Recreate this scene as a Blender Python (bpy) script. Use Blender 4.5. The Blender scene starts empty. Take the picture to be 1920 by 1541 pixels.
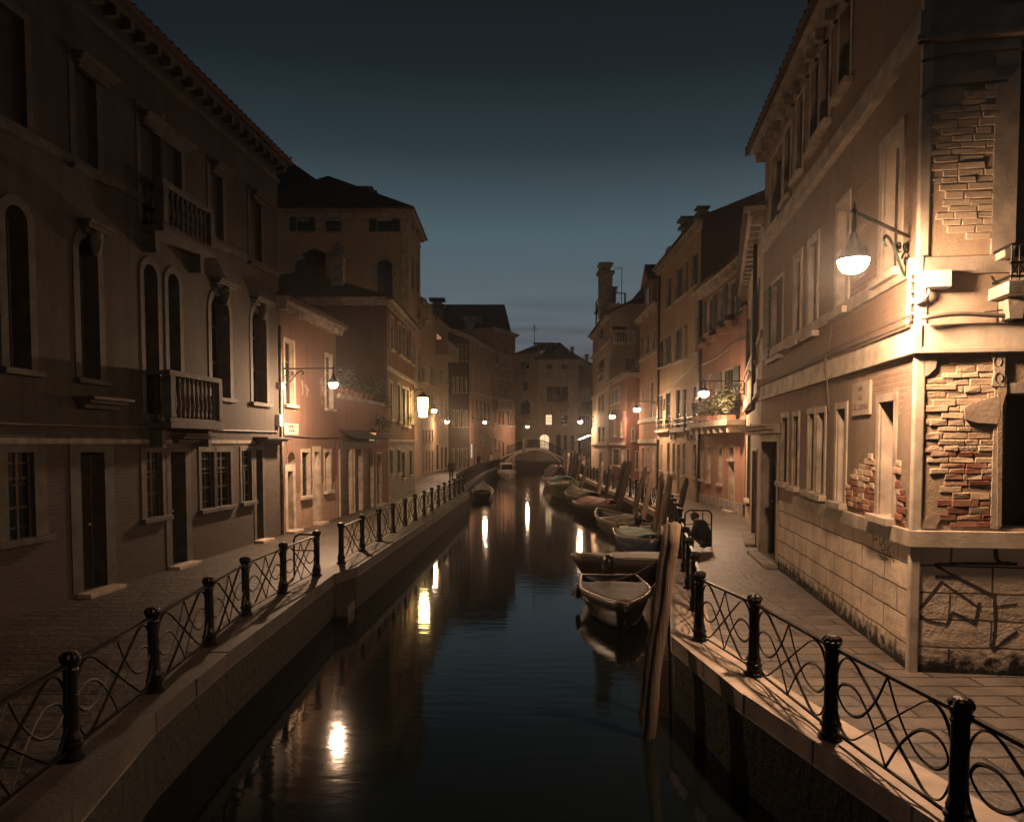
import bpy, math, random
from mathutils import Vector, Matrix
rnd = random.Random(7)
S = bpy.context.scene
COL = S.collection

# ------------------------------------------------------------------ camera
CAMZ, FPX, PITCH, HOR = 2.8, 1400.0, math.radians(2.77), 832.0
SHIFT = (HOR - 770.5 + FPX * math.tan(PITCH)) / 1920.0
cd = bpy.data.cameras.new("camera"); cam = bpy.data.objects.new("camera", cd); COL.objects.link(cam)
cd.sensor_width = 36.0; cd.lens = 36.0 * FPX / 1920.0; cd.shift_y = SHIFT
cd.clip_start = 0.05; cd.clip_end = 3000
cam.location = (0, 0, CAMZ); cam.rotation_euler = (math.pi / 2 - PITCH, 0, 0)
S.camera = cam

def ray(px, py):
    x = (px - 960.0) / FPX; v = (770.5 + SHIFT * 1920 - py) / FPX
    return Vector((x, v * math.sin(PITCH) + math.cos(PITCH), v * math.cos(PITCH) - math.sin(PITCH)))
def at_z(px, py, z):
    d = ray(px, py); t = (z - CAMZ) / d.z
    return Vector((d.x * t, d.y * t, z))
def at_y(px, py, Y):
    d = ray(px, py); t = Y / d.y
    return Vector((d.x * t, Y, CAMZ + d.z * t))

# ------------------------------------------------------------------ sky (dusk gradient with streaked cloud)
S.view_settings.view_transform = 'Standard'; S.view_settings.look = 'None'
S.view_settings.exposure = 0.0; S.view_settings.gamma = 1.0
W = bpy.data.worlds.new("World"); S.world = W; W.use_nodes = True
wn, wl = W.node_tree.nodes, W.node_tree.links
wn.clear()
w_out = wn.new("ShaderNodeOutputWorld"); w_bg = wn.new("ShaderNodeBackground")
w_tc = wn.new("ShaderNodeTexCoord"); w_sep = wn.new("ShaderNodeSeparateXYZ")
w_ramp = wn.new("ShaderNodeValToRGB"); w_map = wn.new("ShaderNodeMapping"); w_noi = wn.new("ShaderNodeTexNoise")
wl.new(w_tc.outputs["Generated"], w_sep.inputs[0]); wl.new(w_sep.outputs["Z"], w_ramp.inputs[0])
cr = w_ramp.color_ramp
stops = [(0.0, (.100, .108, .124)), (.10, (.110, .120, .138)), (.19, (.100, .136, .154)), (.264, (.074, .114, .134)),
         (.355, (.0265, .0425, .0520)), (.438, (.0125, .0192, .0230)), (.52, (.0098, .0128, .0145)), (1.0, (.0150, .0160, .0165))]
while len(cr.elements) < len(stops): cr.elements.new(0.5)
for e, (p, c) in zip(cr.elements, stops): e.position = p; e.color = (*c, 1)
w_map.inputs["Scale"].default_value = (3.4, 3.4, 46)
wl.new(w_tc.outputs["Generated"], w_map.inputs[0]); wl.new(w_map.outputs[0], w_noi.inputs["Vector"])
w_noi.inputs["Scale"].default_value = 1.3; w_noi.inputs["Detail"].default_value = 5; w_noi.inputs["Distortion"].default_value = .35
w_cr = wn.new("ShaderNodeMapRange"); w_cr.inputs[1].default_value = .40; w_cr.inputs[2].default_value = .68
wl.new(w_noi.outputs["Fac"], w_cr.inputs[0])
w_el = wn.new("ShaderNodeMapRange"); w_el.inputs[1].default_value = .235; w_el.inputs[2].default_value = .13
wl.new(w_sep.outputs["Z"], w_el.inputs[0])
w_mul = wn.new("ShaderNodeMath"); w_mul.operation = 'MULTIPLY'
wl.new(w_cr.outputs[0], w_mul.inputs[0]); wl.new(w_el.outputs[0], w_mul.inputs[1])
w_mix = wn.new("ShaderNodeMix"); w_mix.data_type = 'RGBA'
wl.new(w_mul.outputs[0], w_mix.inputs[0]); wl.new(w_ramp.outputs[0], w_mix.inputs[6]); w_mix.inputs[7].default_value = (.040, .043, .052, 1)
w_az = wn.new("ShaderNodeMapRange"); w_az.inputs[1].default_value = .55; w_az.inputs[2].default_value = .95; w_az.inputs[3].default_value = .5; w_az.inputs[4].default_value = 1.0
w_az.interpolation_type = 'SMOOTHSTEP'; wl.new(w_sep.outputs["Y"], w_az.inputs[0])      # the afterglow stands over the end of the canal
w_fin = wn.new("ShaderNodeMix"); w_fin.data_type = 'RGBA'; w_fin.blend_type = 'MULTIPLY'; w_fin.inputs[0].default_value = 1
wl.new(w_mix.outputs[2], w_fin.inputs[6]); wl.new(w_az.outputs[0], w_fin.inputs[7])
wl.new(w_fin.outputs[2], w_bg.inputs["Color"]); w_bg.inputs["Strength"].default_value = 1.0
wl.new(w_bg.outputs[0], w_out.inputs["Surface"])

# ------------------------------------------------------------------ materials
LAMP = (1.0, .615, .365)
def newmat(name):
    m = bpy.data.materials.new(name); m.use_nodes = True
    nt = m.node_tree; b = nt.nodes["Principled BSDF"]
    return m, nt.nodes, nt.links, b
def simple(name, col, rough=.6, metal=0.0, var=.25, scale=6.0, bump=.15, bscale=40.0, spec=.4, stretch=(1, 1, 1)):
    m, n, l, b = newmat(name)
    tc = n.new("ShaderNodeTexCoord"); mp = n.new("ShaderNodeMapping"); mp.inputs["Scale"].default_value = stretch
    l.new(tc.outputs["Object"], mp.inputs[0])
    no = n.new("ShaderNodeTexNoise"); no.inputs["Scale"].default_value = scale; no.inputs["Detail"].default_value = 5
    l.new(mp.outputs[0], no.inputs["Vector"])
    mr = n.new("ShaderNodeMapRange"); mr.inputs[1].default_value = .3; mr.inputs[2].default_value = .7
    mr.inputs[3].default_value = 1 - var; mr.inputs[4].default_value = 1 + var * .5
    l.new(no.outputs["Fac"], mr.inputs[0])
    mx = n.new("ShaderNodeMix"); mx.data_type = 'RGBA'; mx.blend_type = 'MULTIPLY'; mx.inputs[0].default_value = 1
    mx.inputs[6].default_value = (*col, 1); l.new(mr.outputs[0], mx.inputs[7]); l.new(mx.outputs[2], b.inputs["Base Color"])
    b.inputs["Roughness"].default_value = rough; b.inputs["Metallic"].default_value = metal
    b.inputs["Specular IOR Level"].default_value = spec
    if bump:
        n2 = n.new("ShaderNodeTexNoise"); n2.inputs["Scale"].default_value = bscale; n2.inputs["Detail"].default_value = 4
        l.new(mp.outputs[0], n2.inputs["Vector"])
        bp = n.new("ShaderNodeBump"); bp.inputs["Strength"].default_value = bump; bp.inputs["Distance"].default_value = .02
        l.new(n2.outputs["Fac"], bp.inputs["Height"]); l.new(bp.outputs[0], b.inputs["Normal"])
    return m
def emit(name, col, s):
    m, n, l, b = newmat(name)
    b.inputs["Base Color"].default_value = (*col, 1); b.inputs["Emission Color"].default_value = (*col, 1); b.inputs["Emission Strength"].default_value = s
    return m
def wallmat(name, col, dirt, brick=0.0, brickcol=((.24, .10, .065), (.16, .075, .055)), mortar=(.30, .25, .20), bw=.26, bh=.075,
            rough=.88, streak=.5, fine=.35, stain=None, zfade=None, bumpd=.02):
    """plaster with drips and, where the noise mask (amount `brick`) opens, bare brickwork"""
    m, n, l, b = newmat(name)
    tc = n.new("ShaderNodeTexCoord"); sp = n.new("ShaderNodeSeparateXYZ"); l.new(tc.outputs["Object"], sp.inputs[0])
    ad = n.new("ShaderNodeMath"); ad.operation = 'ADD'; l.new(sp.outputs[0], ad.inputs[0]); l.new(sp.outputs[1], ad.inputs[1])
    cb = n.new("ShaderNodeCombineXYZ"); l.new(ad.outputs[0], cb.inputs[0]); l.new(sp.outputs[2], cb.inputs[1])
    def noise(scale, detail=5, stretch=None, vec=None):
        x = n.new("ShaderNodeTexNoise"); x.inputs["Scale"].default_value = scale; x.inputs["Detail"].default_value = detail
        v = vec or tc.outputs["Object"]
        if stretch:
            mp = n.new("ShaderNodeMapping"); mp.inputs["Scale"].default_value = stretch; l.new(v, mp.inputs[0]); v = mp.outputs[0]
        l.new(v, x.inputs["Vector"]); return x.outputs["Fac"]
    def rng(src, a, c, lo=0.0, hi=1.0):
        r = n.new("ShaderNodeMapRange"); r.inputs[1].default_value = a; r.inputs[2].default_value = c
        r.inputs[3].default_value = lo; r.inputs[4].default_value = hi; l.new(src, r.inputs[0]); return r.outputs[0]
    def mix(f, a, c, mode='MIX'):
        x = n.new("ShaderNodeMix"); x.data_type = 'RGBA'; x.blend_type = mode
        if isinstance(f, float): x.inputs[0].default_value = f
        else: l.new(f, x.inputs[0])
        for i, s in ((6, a), (7, c)):
            if isinstance(s, tuple): x.inputs[i].default_value = (*s, 1)
            else: l.new(s, x.inputs[i])
        return x.outputs[2]
    def math2(op, a, c):
        x = n.new("ShaderNodeMath"); x.operation = op
        for i, s in enumerate((a, c)):
            if isinstance(s, (int, float)): x.inputs[i].default_value = s
            else: l.new(s, x.inputs[i])
        return x.outputs[0]
    big = noise(.9, 7)
    pl = mix(rng(big, .32, .68), col, dirt)
    st = rng(noise(1.6, 5, (2.2, 2.2, .16)), .42, .72)
    pl = mix(math2('MULTIPLY', st, streak), pl, tuple(c * .45 for c in dirt))
    pl = mix(rng(noise(9, 4), .3, .7, 0, .5), pl, tuple(c * .75 for c in col))
    fb = noise(38, 6); mb_ = noise(5.5, 5)
    h = math2('ADD', math2('MULTIPLY', fb, fine), math2('MULTIPLY', mb_, .8))
    if brick > 0:
        bt = n.new("ShaderNodeTexBrick"); l.new(cb.outputs[0], bt.inputs["Vector"])
        bt.inputs["Scale"].default_value = 1; bt.inputs["Brick Width"].default_value = bw; bt.inputs["Row Height"].default_value = bh
        bt.inputs["Mortar Size"].default_value = .012; bt.inputs["Mortar Smooth"].default_value = .35
        bt.inputs["Color1"].default_value = (*brickcol[0], 1); bt.inputs["Color2"].default_value = (*brickcol[1], 1); bt.inputs["Mortar"].default_value = (*mortar, 1)
        bc = mix(rng(noise(3.0, 5), .35, .7, 0, .55), bt.outputs["Color"], mortar)
        mk = math2('ADD', noise(.55, 8), math2('MULTIPLY', noise(3.5, 6), .35))
        if zfade: mk = math2('ADD', mk, rng(sp.outputs[2], zfade[0], zfade[1], .35, 0))
        th = .98 - .62 * brick
        msk = rng(mk, th - .02, th + .03)
        pl = mix(msk, pl, bc)
        hb = math2('ADD', math2('MULTIPLY', math2('SUBTRACT', 1, bt.outputs["Fac"]), .8), math2('MULTIPLY', fb, .9))
        hm = n.new("ShaderNodeMix"); l.new(msk, hm.inputs[0]); l.new(math2('ADD', h, .9), hm.inputs[2]); l.new(hb, hm.inputs[3]); h = hm.outputs[0]
    if stain:
        sz, sc = stain
        e = math2('ADD', sp.outputs[2], math2('MULTIPLY', noise(2.2, 6, (1.5, 1.5, .5)), -1.0))
        pl = mix(rng(e, sz - .55, sz - .25, 1, 0), pl, sc)
    l.new(pl, b.inputs["Base Color"]); b.inputs["Roughness"].default_value = rough; b.inputs["Specular IOR Level"].default_value = .25
    bp = n.new("ShaderNodeBump"); bp.inputs["Strength"].default_value = .75; bp.inputs["Distance"].default_value = bumpd
    l.new(h, bp.inputs["Height"]); l.new(bp.outputs[0], b.inputs["Normal"])
    return m
def blockmat(name, c1, c2, mort, bw, bh, msize=.012, rough=.8, bumpd=.02, flat=False, stain=None, var=.6, spec=.3):
    """coursed stone: ashlar, paving"""
    m, n, l, b = newmat(name)
    tc = n.new("ShaderNodeTexCoord"); vec = tc.outputs["Object"]
    sp = n.new("ShaderNodeSeparateXYZ"); l.new(vec, sp.inputs[0])
    cb = n.new("ShaderNodeCombineXYZ")
    if flat: l.new(sp.outputs[0], cb.inputs[0]); l.new(sp.outputs[1], cb.inputs[1])
    else:
        ad = n.new("ShaderNodeMath"); ad.operation = 'ADD'; l.new(sp.outputs[0], ad.inputs[0]); l.new(sp.outputs[1], ad.inputs[1])
        l.new(ad.outputs[0], cb.inputs[0]); l.new(sp.outputs[2], cb.inputs[1])
    wob = n.new("ShaderNodeTexNoise"); wob.inputs["Scale"].default_value = 1.6; l.new(cb.outputs[0], wob.inputs["Vector"])
    wv = n.new("ShaderNodeVectorMath"); wv.operation = 'SCALE'; wv.inputs["Scale"].default_value = .05; l.new(wob.outputs["Color"], wv.inputs[0])
    va = n.new("ShaderNodeVectorMath"); l.new(cb.outputs[0], va.inputs[0]); l.new(wv.outputs[0], va.inputs[1])
    bt = n.new("ShaderNodeTexBrick"); l.new(va.outputs[0], bt.inputs["Vector"]); bt.inputs["Scale"].default_value = 1
    bt.inputs["Brick Width"].default_value = bw; bt.inputs["Row Height"].default_value = bh; bt.inputs["Mortar Size"].default_value = msize
    bt.inputs["Mortar Smooth"].default_value = .3
    bt.inputs["Color1"].default_value = (*c1, 1); bt.inputs["Color2"].default_value = (*c2, 1); bt.inputs["Mortar"].default_value = (*mort, 1)
    def noise(s, d=6):
        x = n.new("ShaderNodeTexNoise"); x.inputs["Scale"].default_value = s; x.inputs["Detail"].default_value = d; l.new(vec, x.inputs["Vector"]); return x.outputs["Fac"]
    n1 = noise(1.7); n2 = noise(30, 5); n3 = noise(7)
    mr = n.new("ShaderNodeMapRange"); mr.inputs[1].default_value = .3; mr.inputs[2].default_value = .7; mr.inputs[3].default_value = 1 - var; mr.inputs[4].default_value = 1.15
    l.new(n1, mr.inputs[0])
    mx = n.new("ShaderNodeMix"); mx.data_type = 'RGBA'; mx.blend_type = 'MULTIPLY'; mx.inputs[0].default_value = 1
    l.new(bt.outputs["Color"], mx.inputs[6]); l.new(mr.outputs[0], mx.inputs[7]); out = mx.outputs[2]
    if stain:
        nm = n.new("ShaderNodeMath"); nm.operation = 'MULTIPLY_ADD'; l.new(n3, nm.inputs[0]); nm.inputs[1].default_value = -.7; l.new(sp.outputs[2], nm.inputs[2])
        nr = n.new("ShaderNodeMapRange"); l.new(nm.outputs[0], nr.inputs[0]); nr.inputs[1].default_value = stain[0] - .45; nr.inputs[2].default_value = stain[0] - .22
        nr.inputs[3].default_value = 1; nr.inputs[4].default_value = 0
        m2 = n.new("ShaderNodeMix"); m2.data_type = 'RGBA'; l.new(nr.outputs[0], m2.inputs[0]); l.new(out, m2.inputs[6]); m2.inputs[7].default_value = (*stain[1], 1); out = m2.outputs[2]
    l.new(out, b.inputs["Base Color"]); b.inputs["Roughness"].default_value = rough; b.inputs["Specular IOR Level"].default_value = spec
    a1 = n.new("ShaderNodeMath"); a1.operation = 'MULTIPLY_ADD'; l.new(bt.outputs["Fac"], a1.inputs[0]); a1.inputs[1].default_value = -1.0; l.new(n3, a1.inputs[2])
    a2 = n.new("ShaderNodeMath"); a2.operation = 'MULTIPLY_ADD'; l.new(n2, a2.inputs[0]); a2.inputs[1].default_value = .4; l.new(a1.outputs[0], a2.inputs[2])
    bp = n.new("ShaderNodeBump"); bp.inputs["Strength"].default_value = .8; bp.inputs["Distance"].default_value = bumpd
    l.new(a2.outputs[0], bp.inputs["Height"]); l.new(bp.outputs[0], b.inputs["Normal"])
    return m

M = {}
M['stone'] = simple('istrian_stone', (.31, .255, .20), .75, var=.45, scale=2.8, bump=.2, bscale=26)
M['stone_palazzo'] = simple('palazzo_stone', (.056, .050, .044), .8, var=.45, scale=3.5, bump=.3, bscale=26)  # shade over the left palazzo is put into this stone colour
M['stone_band'] = simple('band_stone', (.42, .35, .275), .75, var=.45, scale=2.5, bump=.14, bscale=26)
M['stone_dark'] = simple('weathered_stone', (.22, .19, .16), .8, var=.5, scale=3.5, bump=.35, bscale=26)
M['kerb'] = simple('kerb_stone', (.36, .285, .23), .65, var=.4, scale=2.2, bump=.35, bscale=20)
M['kerb_shaded'] = simple('shaded_kerb_stone', (.046, .039, .034), .65, var=.45, scale=2.2, bump=.4, bscale=20)  # darker copy of the kerb, left-bank shade put into its colour
M['glass'] = simple('window_glass', (.012, .013, .014), .12, var=.2, bump=.05, bscale=3, spec=.5)
M['void'] = simple('dark_timber', (.020, .016, .013), .7, var=.3, stretch=(4, 4, .4))
M['timber'] = simple('sash_timber', (.05, .038, .028), .6, var=.3, stretch=(4, 4, .4))
M['shutter'] = simple('green_shutter', (.018, .030, .024), .5, var=.4, scale=3, bump=.5, bscale=26, stretch=(.05, .05, 1))
M['shutter_brown'] = simple('brown_shutter', (.038, .024, .018), .6, var=.4, scale=3, bump=.5, bscale=26, stretch=(.05, .05, 1))
M['iron'] = simple('black_iron', (.016, .014, .013), .42, .65, var=.5, scale=14, bump=.25, bscale=60)
M['iron_green'] = simple('green_iron', (.035, .045, .036), .4, .5, var=.4, scale=14, bump=.2, bscale=60)
M['roof'] = simple('roof_tiles', (.075, .045, .034), .9, var=.5, scale=2.5, bump=.9, bscale=5, stretch=(6, 1, 1))
M['pole'] = simple('mooring_timber', (.15, .105, .073), .8, var=.55, scale=5, bump=.8, bscale=22, stretch=(3, 3, .25))
M['pole_dark'] = simple('wet_timber', (.05, .036, .027), .75, var=.5, scale=5, bump=.8, bscale=22, stretch=(3, 3, .25))
M['plastic'] = simple('grey_plastic', (.44, .43, .39), .5, var=.12, bump=.03)
M['cable'] = simple('cable', (.10, .08, .065), .6, var=.3, bump=0)
M['paint'] = simple('spray_paint', (.045, .037, .032), .8, var=.3, bump=.2)
M['leaf'] = simple('leaves', (.042, .048, .022), .6, var=.6, scale=9, bump=0)
M['stem'] = simple('stems', (.06, .045, .03), .8)
M['pot'] = simple('terracotta', (.20, .10, .065), .8)
M['sign'] = simple('whitewash', (.30, .27, .225), .8, var=.2)
M['ink'] = simple('lettering', (.05, .035, .03), .8, var=.3)
M['ink_pale'] = simple('lettering_pale', (.13, .10, .08), .8, var=.3)
M['skin'] = simple('skin', (.34, .20, .14), .55, var=.1, bump=0)
M['coat'] = simple('dark_cloth', (.014, .014, .016), .9, var=.4, bump=.3)
M['cloth_pale'] = simple('pale_cloth', (.42, .36, .30), .9, var=.2)
M['cloth_rose'] = simple('rose_cloth', (.30, .13, .11), .9, var=.2)
M['hair'] = simple('hair', (.02, .014, .010), .6)
M['plaster_patch'] = simple('smooth_render', (.30, .23, .17), .85, var=.3, scale=3, bump=.25, bscale=18)
M['lamp'] = emit('lamp_glow', LAMP, 1.0)

# ------------------------------------------------------------------ mesh kit
class MB:
    def __init__(s, so=1): s.v = []; s.f = []; s.so = so
    def add(s, pts, faces):
        o = len(s.v); s.v += [(p[0], p[1] * s.so, p[2]) for p in pts]; s.f += [tuple(i + o for i in f) for f in faces]; return s
    def quad(s, *p): return s.add(p, [tuple(range(len(p)))])
    def box(s, x0, x1, y0, y1, z0, z1):
        return s.add([(x, y, z) for x in (x0, x1) for y in (y0, y1) for z in (z0, z1)],
                     [(0, 1, 3, 2), (4, 6, 7, 5), (0, 4, 5, 1), (2, 3, 7, 6), (0, 2, 6, 4), (1, 5, 7, 3)])
    def tube(s, pts, r, n=6, cap=True, sq=1.0):
        pts = [Vector(p) for p in pts]; R = r if isinstance(r, (list, tuple)) else [r] * len(pts)
        rings = []; up = None
        for i, p in enumerate(pts):
            t = (pts[min(i + 1, len(pts) - 1)] - pts[max(i - 1, 0)])
            t = t.normalized() if t.length > 1e-9 else Vector((0, 0, 1))
            if up is None: up = Vector((0, 0, 1)) if abs(t.z) < .9 else Vector((0, 1, 0))
            a = t.cross(up); a = a.normalized() if a.length > 1e-6 else t.orthogonal().normalized()
            bb = a.cross(t).normalized(); up = bb
            rings.append([p + a * (math.cos(k * 2 * math.pi / n) * R[i] * sq) + bb * (math.sin(k * 2 * math.pi / n) * R[i]) for k in range(n)])
        vs = [tuple(q) for g in rings for q in g]; fs = []
        for i in range(len(pts) - 1):
            for k in range(n): fs.append((i * n + k, i * n + (k + 1) % n, (i + 1) * n + (k + 1) % n, (i + 1) * n + k))
        if cap: fs.append(tuple(range(n))[::-1]); fs.append(tuple((len(pts) - 1) * n + k for k in range(n)))
        return s.add(vs, fs)
    def lathe(s, prof, n=12, o=(0, 0, 0), sx=1, sy=1, flute=0.0):
        vs = []; fs = []
        for r, z in prof:
            for k in range(n):
                a = k * 2 * math.pi / n; rr = r * (1 - flute * (k % 2))
                vs.append((o[0] + rr * math.cos(a) * sx, o[1] + rr * math.sin(a) * sy, o[2] + z))
        for i in range(len(prof) - 1):
            for k in range(n): fs.append((i * n + k, i * n + (k + 1) % n, (i + 1) * n + (k + 1) % n, (i + 1) * n + k))
        fs.append(tuple(range(n))[::-1]); fs.append(tuple((len(prof) - 1) * n + k for k in range(n)))
        return s.add(vs, fs)
    def prism(s, outline, d0, d1):          # outline in (u,z), from depth d0 to d1
        n = len(outline); vs = [(u, d0, z) for u, z in outline] + [(u, d1, z) for u, z in outline]
        return s.add(vs, [tuple(range(n)), tuple(range(n, 2 * n))[::-1]] + [(k, (k + 1) % n, n + (k + 1) % n, n + k) for k in range(n)])
    def mesh(s, name, smooth=False):
        me = bpy.data.meshes.new(name); me.from_pydata(s.v, [], s.f); me.validate(); me.update()
        if smooth: me.polygons.foreach_set("use_smooth", [True] * len(me.polygons))
        return me
    def build(s, name, mat, parent=None, Ml=None, smooth=False, bevel=0, loc=None):
        me = s.mesh(name, smooth); me.materials.append(M[mat] if isinstance(mat, str) else mat)
        o = bpy.data.objects.new(name, me); COL.objects.link(o)
        if parent is not None: o.parent = parent
        if Ml is not None: o.matrix_local = Ml
        if loc is not None: o.location = loc
        if bevel:
            bv = o.modifiers.new("bevel", 'BEVEL'); bv.width = bevel; bv.segments = 2; bv.limit_method = 'ANGLE'
        return o
def tag(o, label=None, cat=None, group=None, kind=None):
    if label: o['label'] = label
    if cat: o['category'] = cat
    if group: o['group'] = group
    if kind: o['kind'] = kind
    return o
def empty(name, loc, rz=0.0, label=None, cat=None, group=None):
    o = bpy.data.objects.new(name, None); COL.objects.link(o); o.location = loc; o.rotation_euler = (0, 0, rz); o.empty_display_size = .2
    return tag(o, label, cat, group)
def cat_rom(P, n=6):
    P = [Vector(p) for p in P]; out = []
    Q = [P[0] * 2 - P[1]] + P + [P[-1] * 2 - P[-2]]
    for i in range(1, len(Q) - 2):
        a, b, c, d = Q[i - 1], Q[i], Q[i + 1], Q[i + 2]
        for k in range(n):
            t = k / n
            out.append(.5 * ((2 * b) + (c - a) * t + (2 * a - 5 * b + 4 * c - d) * t * t + (3 * b - a - 3 * c + d) * t ** 3))
    out.append(P[-1]); return out
def text_mesh(txt, size):
    cu = bpy.data.curves.new("lettering", 'FONT'); cu.body = txt; cu.size = size; cu.align_x = 'CENTER'; cu.extrude = .002
    o = bpy.data.objects.new("lettering", cu); COL.objects.link(o)
    dg = bpy.context.evaluated_depsgraph_get(); me = bpy.data.meshes.new_from_object(o.evaluated_get(dg))
    bpy.data.objects.remove(o); bpy.data.curves.remove(cu); return me

# ------------------------------------------------------------------ facades
ZL, ZR, ZW = -.10, 0.0, -1.10
class Facade:
    """a wall plane from p0 to p1 (world xy); u runs p0->p1, d points out of the wall, z is world height"""
    def __init__(s, p0, p1, side, root=None, name=None, label=None, cat=None, group=None, zb=-1.3):
        s.p0 = Vector((p0[0], p0[1], 0)); s.p1 = Vector((p1[0], p1[1], 0)); s.L = (s.p1 - s.p0).length
        s.u = (s.p1 - s.p0) / s.L; s.so = side; s.zb = zb
        ly = Vector((-s.u.y, s.u.x, 0)); s.n = ly * side
        s.M = Matrix(((s.u.x, ly.x, 0, s.p0.x), (s.u.y, ly.y, 0, s.p0.y), (0, 0, 1, 0), (0, 0, 0, 1)))
        if root is None:
            root = empty(name, s.p0, math.atan2(s.u.y, s.u.x), label, cat, group); s.rM = s.M; s.Ml = None
        else:
            s.rM = root.matrix_world.copy(); s.rM = Matrix.Translation(root.location) @ Matrix.Rotation(root.rotation_euler.z, 4, 'Z'); s.Ml = s.rM.inverted() @ s.M
        s.root = root; s.open = []
    def mb(s): return MB(s.so)
    def part(s, mb, name, mat, **k): return mb.build(name, mat, s.root, s.Ml, **k)
    def px(s, px, py):
        d = ray(px, py); c = Vector((0, 0, CAMZ)); t = (s.p0 - c).dot(s.n) / d.dot(s.n); p = c + d * t
        return (p - s.p0).dot(s.u), p.z
    def rect(s, x0, x1, yt, yb):
        ym = .5 * (yt + yb); xm = .5 * (x0 + x1)
        ua, ub = sorted((s.px(x0, ym)[0], s.px(x1, ym)[0]))
        return ua, ub, s.px(xm, yb)[1], s.px(xm, yt)[1]
    def wall(s, name, mat, u0, u1, z0, z1, d=0.0, step=None):
        ops = [o for o in s.open]
        us = sorted({u0, u1} | {max(u0, min(u1, x)) for o in ops for x in o[:2]}); zs = sorted({z0, z1} | {max(z0, min(z1, x)) for o in ops for x in o[2:4]})
        m = s.mb()
        for i in range(len(us) - 1):
            for j in range(len(zs) - 1):
                a, b, c, e = us[i], us[i + 1], zs[j], zs[j + 1]
                if b - a < 1e-5 or e - c < 1e-5: continue
                um, zm = (a + b) / 2, (c + e) / 2
                if any(o[0] < um < o[1] and o[2] < zm < o[3] for o in ops): continue
                m.quad((a, d, c), (b, d, c), (b, d, e), (a, d, e))
        for (a, b, c, e, arch) in ops:
            if arch and z0 <= e <= z1 + .5 and e > z0:
                r = (b - a) / 2; N = 10; h = min(r, e - c)
                for k in range(N):
                    t0, t1 = math.pi * k / N, math.pi * (k + 1) / N
                    q0 = (a + r - r * math.cos(t0), e - h + h * math.sin(t0)); q1 = (a + r - r * math.cos(t1), e - h + h * math.sin(t1))
                    m.quad((q0[0], d, q0[1]), (q1[0], d, q1[1]), (q1[0], d, e), (q0[0], d, e))
        return s.part(m, name, mat)
    def window(s, x0, x1, yt, yb, arch=False, fw=.085, depth=.10, sill=True, shut=None, bars=False, frame='stone', pane='glass', sash=True,
               lit=None, name='window', hole=True, uz=None, proud=.022, smat='shutter'):
        a, b, c, e = uz or s.rect(x0, x1, yt, yb)
        if b - a < .12: b = a + .12
        if hole: s.open.append((a, b, c, e, arch))
        m = s.mb(); r = (b - a) / 2; N = 10
        def arcpts(rr, hh): return [(a + r - rr * math.cos(math.pi * k / N), e - min(r, e - c) + hh * math.sin(math.pi * k / N)) for k in range(N + 1)]
        if fw:
            zt = e if not arch else e - r
            m.box(a - fw, a, -.02, proud, c, zt); m.box(b, b + fw, -.02, proud, c, zt)
            if arch:
                I, O = arcpts(r, r), arcpts(r + fw, r + fw)
                for k in range(N): m.prism([I[k], I[k + 1], O[k + 1], O[k]], -.02, proud)
            else: m.box(a - fw, b + fw, -.02, proud + .004, e, e + fw)
        else: m.box(a, a + .02, -.03, .01, c, e)
        dd = -depth
        if hole:
            zt = e - r if arch else e
            m.quad((a, 0, c), (a, dd, c), (a, dd, zt), (a, 0, zt)); m.quad((b, 0, c), (b, dd, c), (b, dd, zt), (b, 0, zt))
            m.quad((a, 0, c), (b, 0, c), (b, dd, c), (a, dd, c))
            if arch:
                I = arcpts(r, r)
                for k in range(N): m.quad((I[k][0], 0, I[k][1]), (I[k + 1][0], 0, I[k + 1][1]), (I[k + 1][0], dd, I[k + 1][1]), (I[k][0], dd, I[k][1]))
            else: m.quad((a, 0, e), (b, 0, e), (b, dd, e), (a, dd, e))
        w = s.part(m, name, frame)
        pd = -depth if hole else .015
        p = s.mb(); p.box(a - .01, b + .01, pd - .02, pd, c - .01, e + .01); p.build('pane' if name == 'window' else 'door_leaf', pane if lit is None else lit, w)
        if sash and b - a > .3:
            q = s.mb(); t = .025; um = (a + b) / 2
            q.box(um - t, um + t, pd, pd + .03, c, e)
            for zf in ((.36, .7) if name == 'window' else (.8,)): zz = c + (e - c) * zf; q.box(a, b, pd, pd + .026, zz - t, zz + t)
            q.box(a, a + .05, pd, pd + .034, c, e); q.box(b - .05, b, pd, pd + .034, c, e)
            q.build('sash', 'timber', w)
        if sill:
            q = s.mb(); q.box(a - fw - .05, b + fw + .05, -.03, .13, c - .11, c - .003); q.build('sill', frame, w, bevel=.01)
        if bars:
            q = s.mb(); k = max(3, int((b - a) / .13)); zz = max(4, int((e - c) / .33))
            for i in range(k): uu = a + (i + .5) * (b - a) / k; q.tube([(uu, -.07, c), (uu, -.07, e)], .010, 5)
            for i in range(zz): z = c + (i + .5) * (e - c) / zz; q.box(a, b, -.078, -.062, z - .013, z + .013)
            q.build('grille', 'iron', w)
        if shut:
            hw = (b - a) / 2 - .01
            def leaf(u0, u1, d0, d1, z0, z1):
                q = s.mb(); q.box(u0, u1, d0, d1, z0, z1)
                k = max(4, int((z1 - z0) / .14))
                for i in range(k): z = z0 + (i + .5) * (z1 - z0) / k; q.box(u0 + .05, u1 - .05, d1, d1 + .016, z - .025, z + .03)
                q.build('shutter', smat, w)
            if shut in ('open', 'left'): leaf(a - hw - .03, a - .03, proud + .01, proud + .05, c - .02, e + .02)
            if shut in ('open', 'right'): leaf(b + .03, b + hw + .03, proud + .01, proud + .05, c - .02, e + .02)
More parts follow.
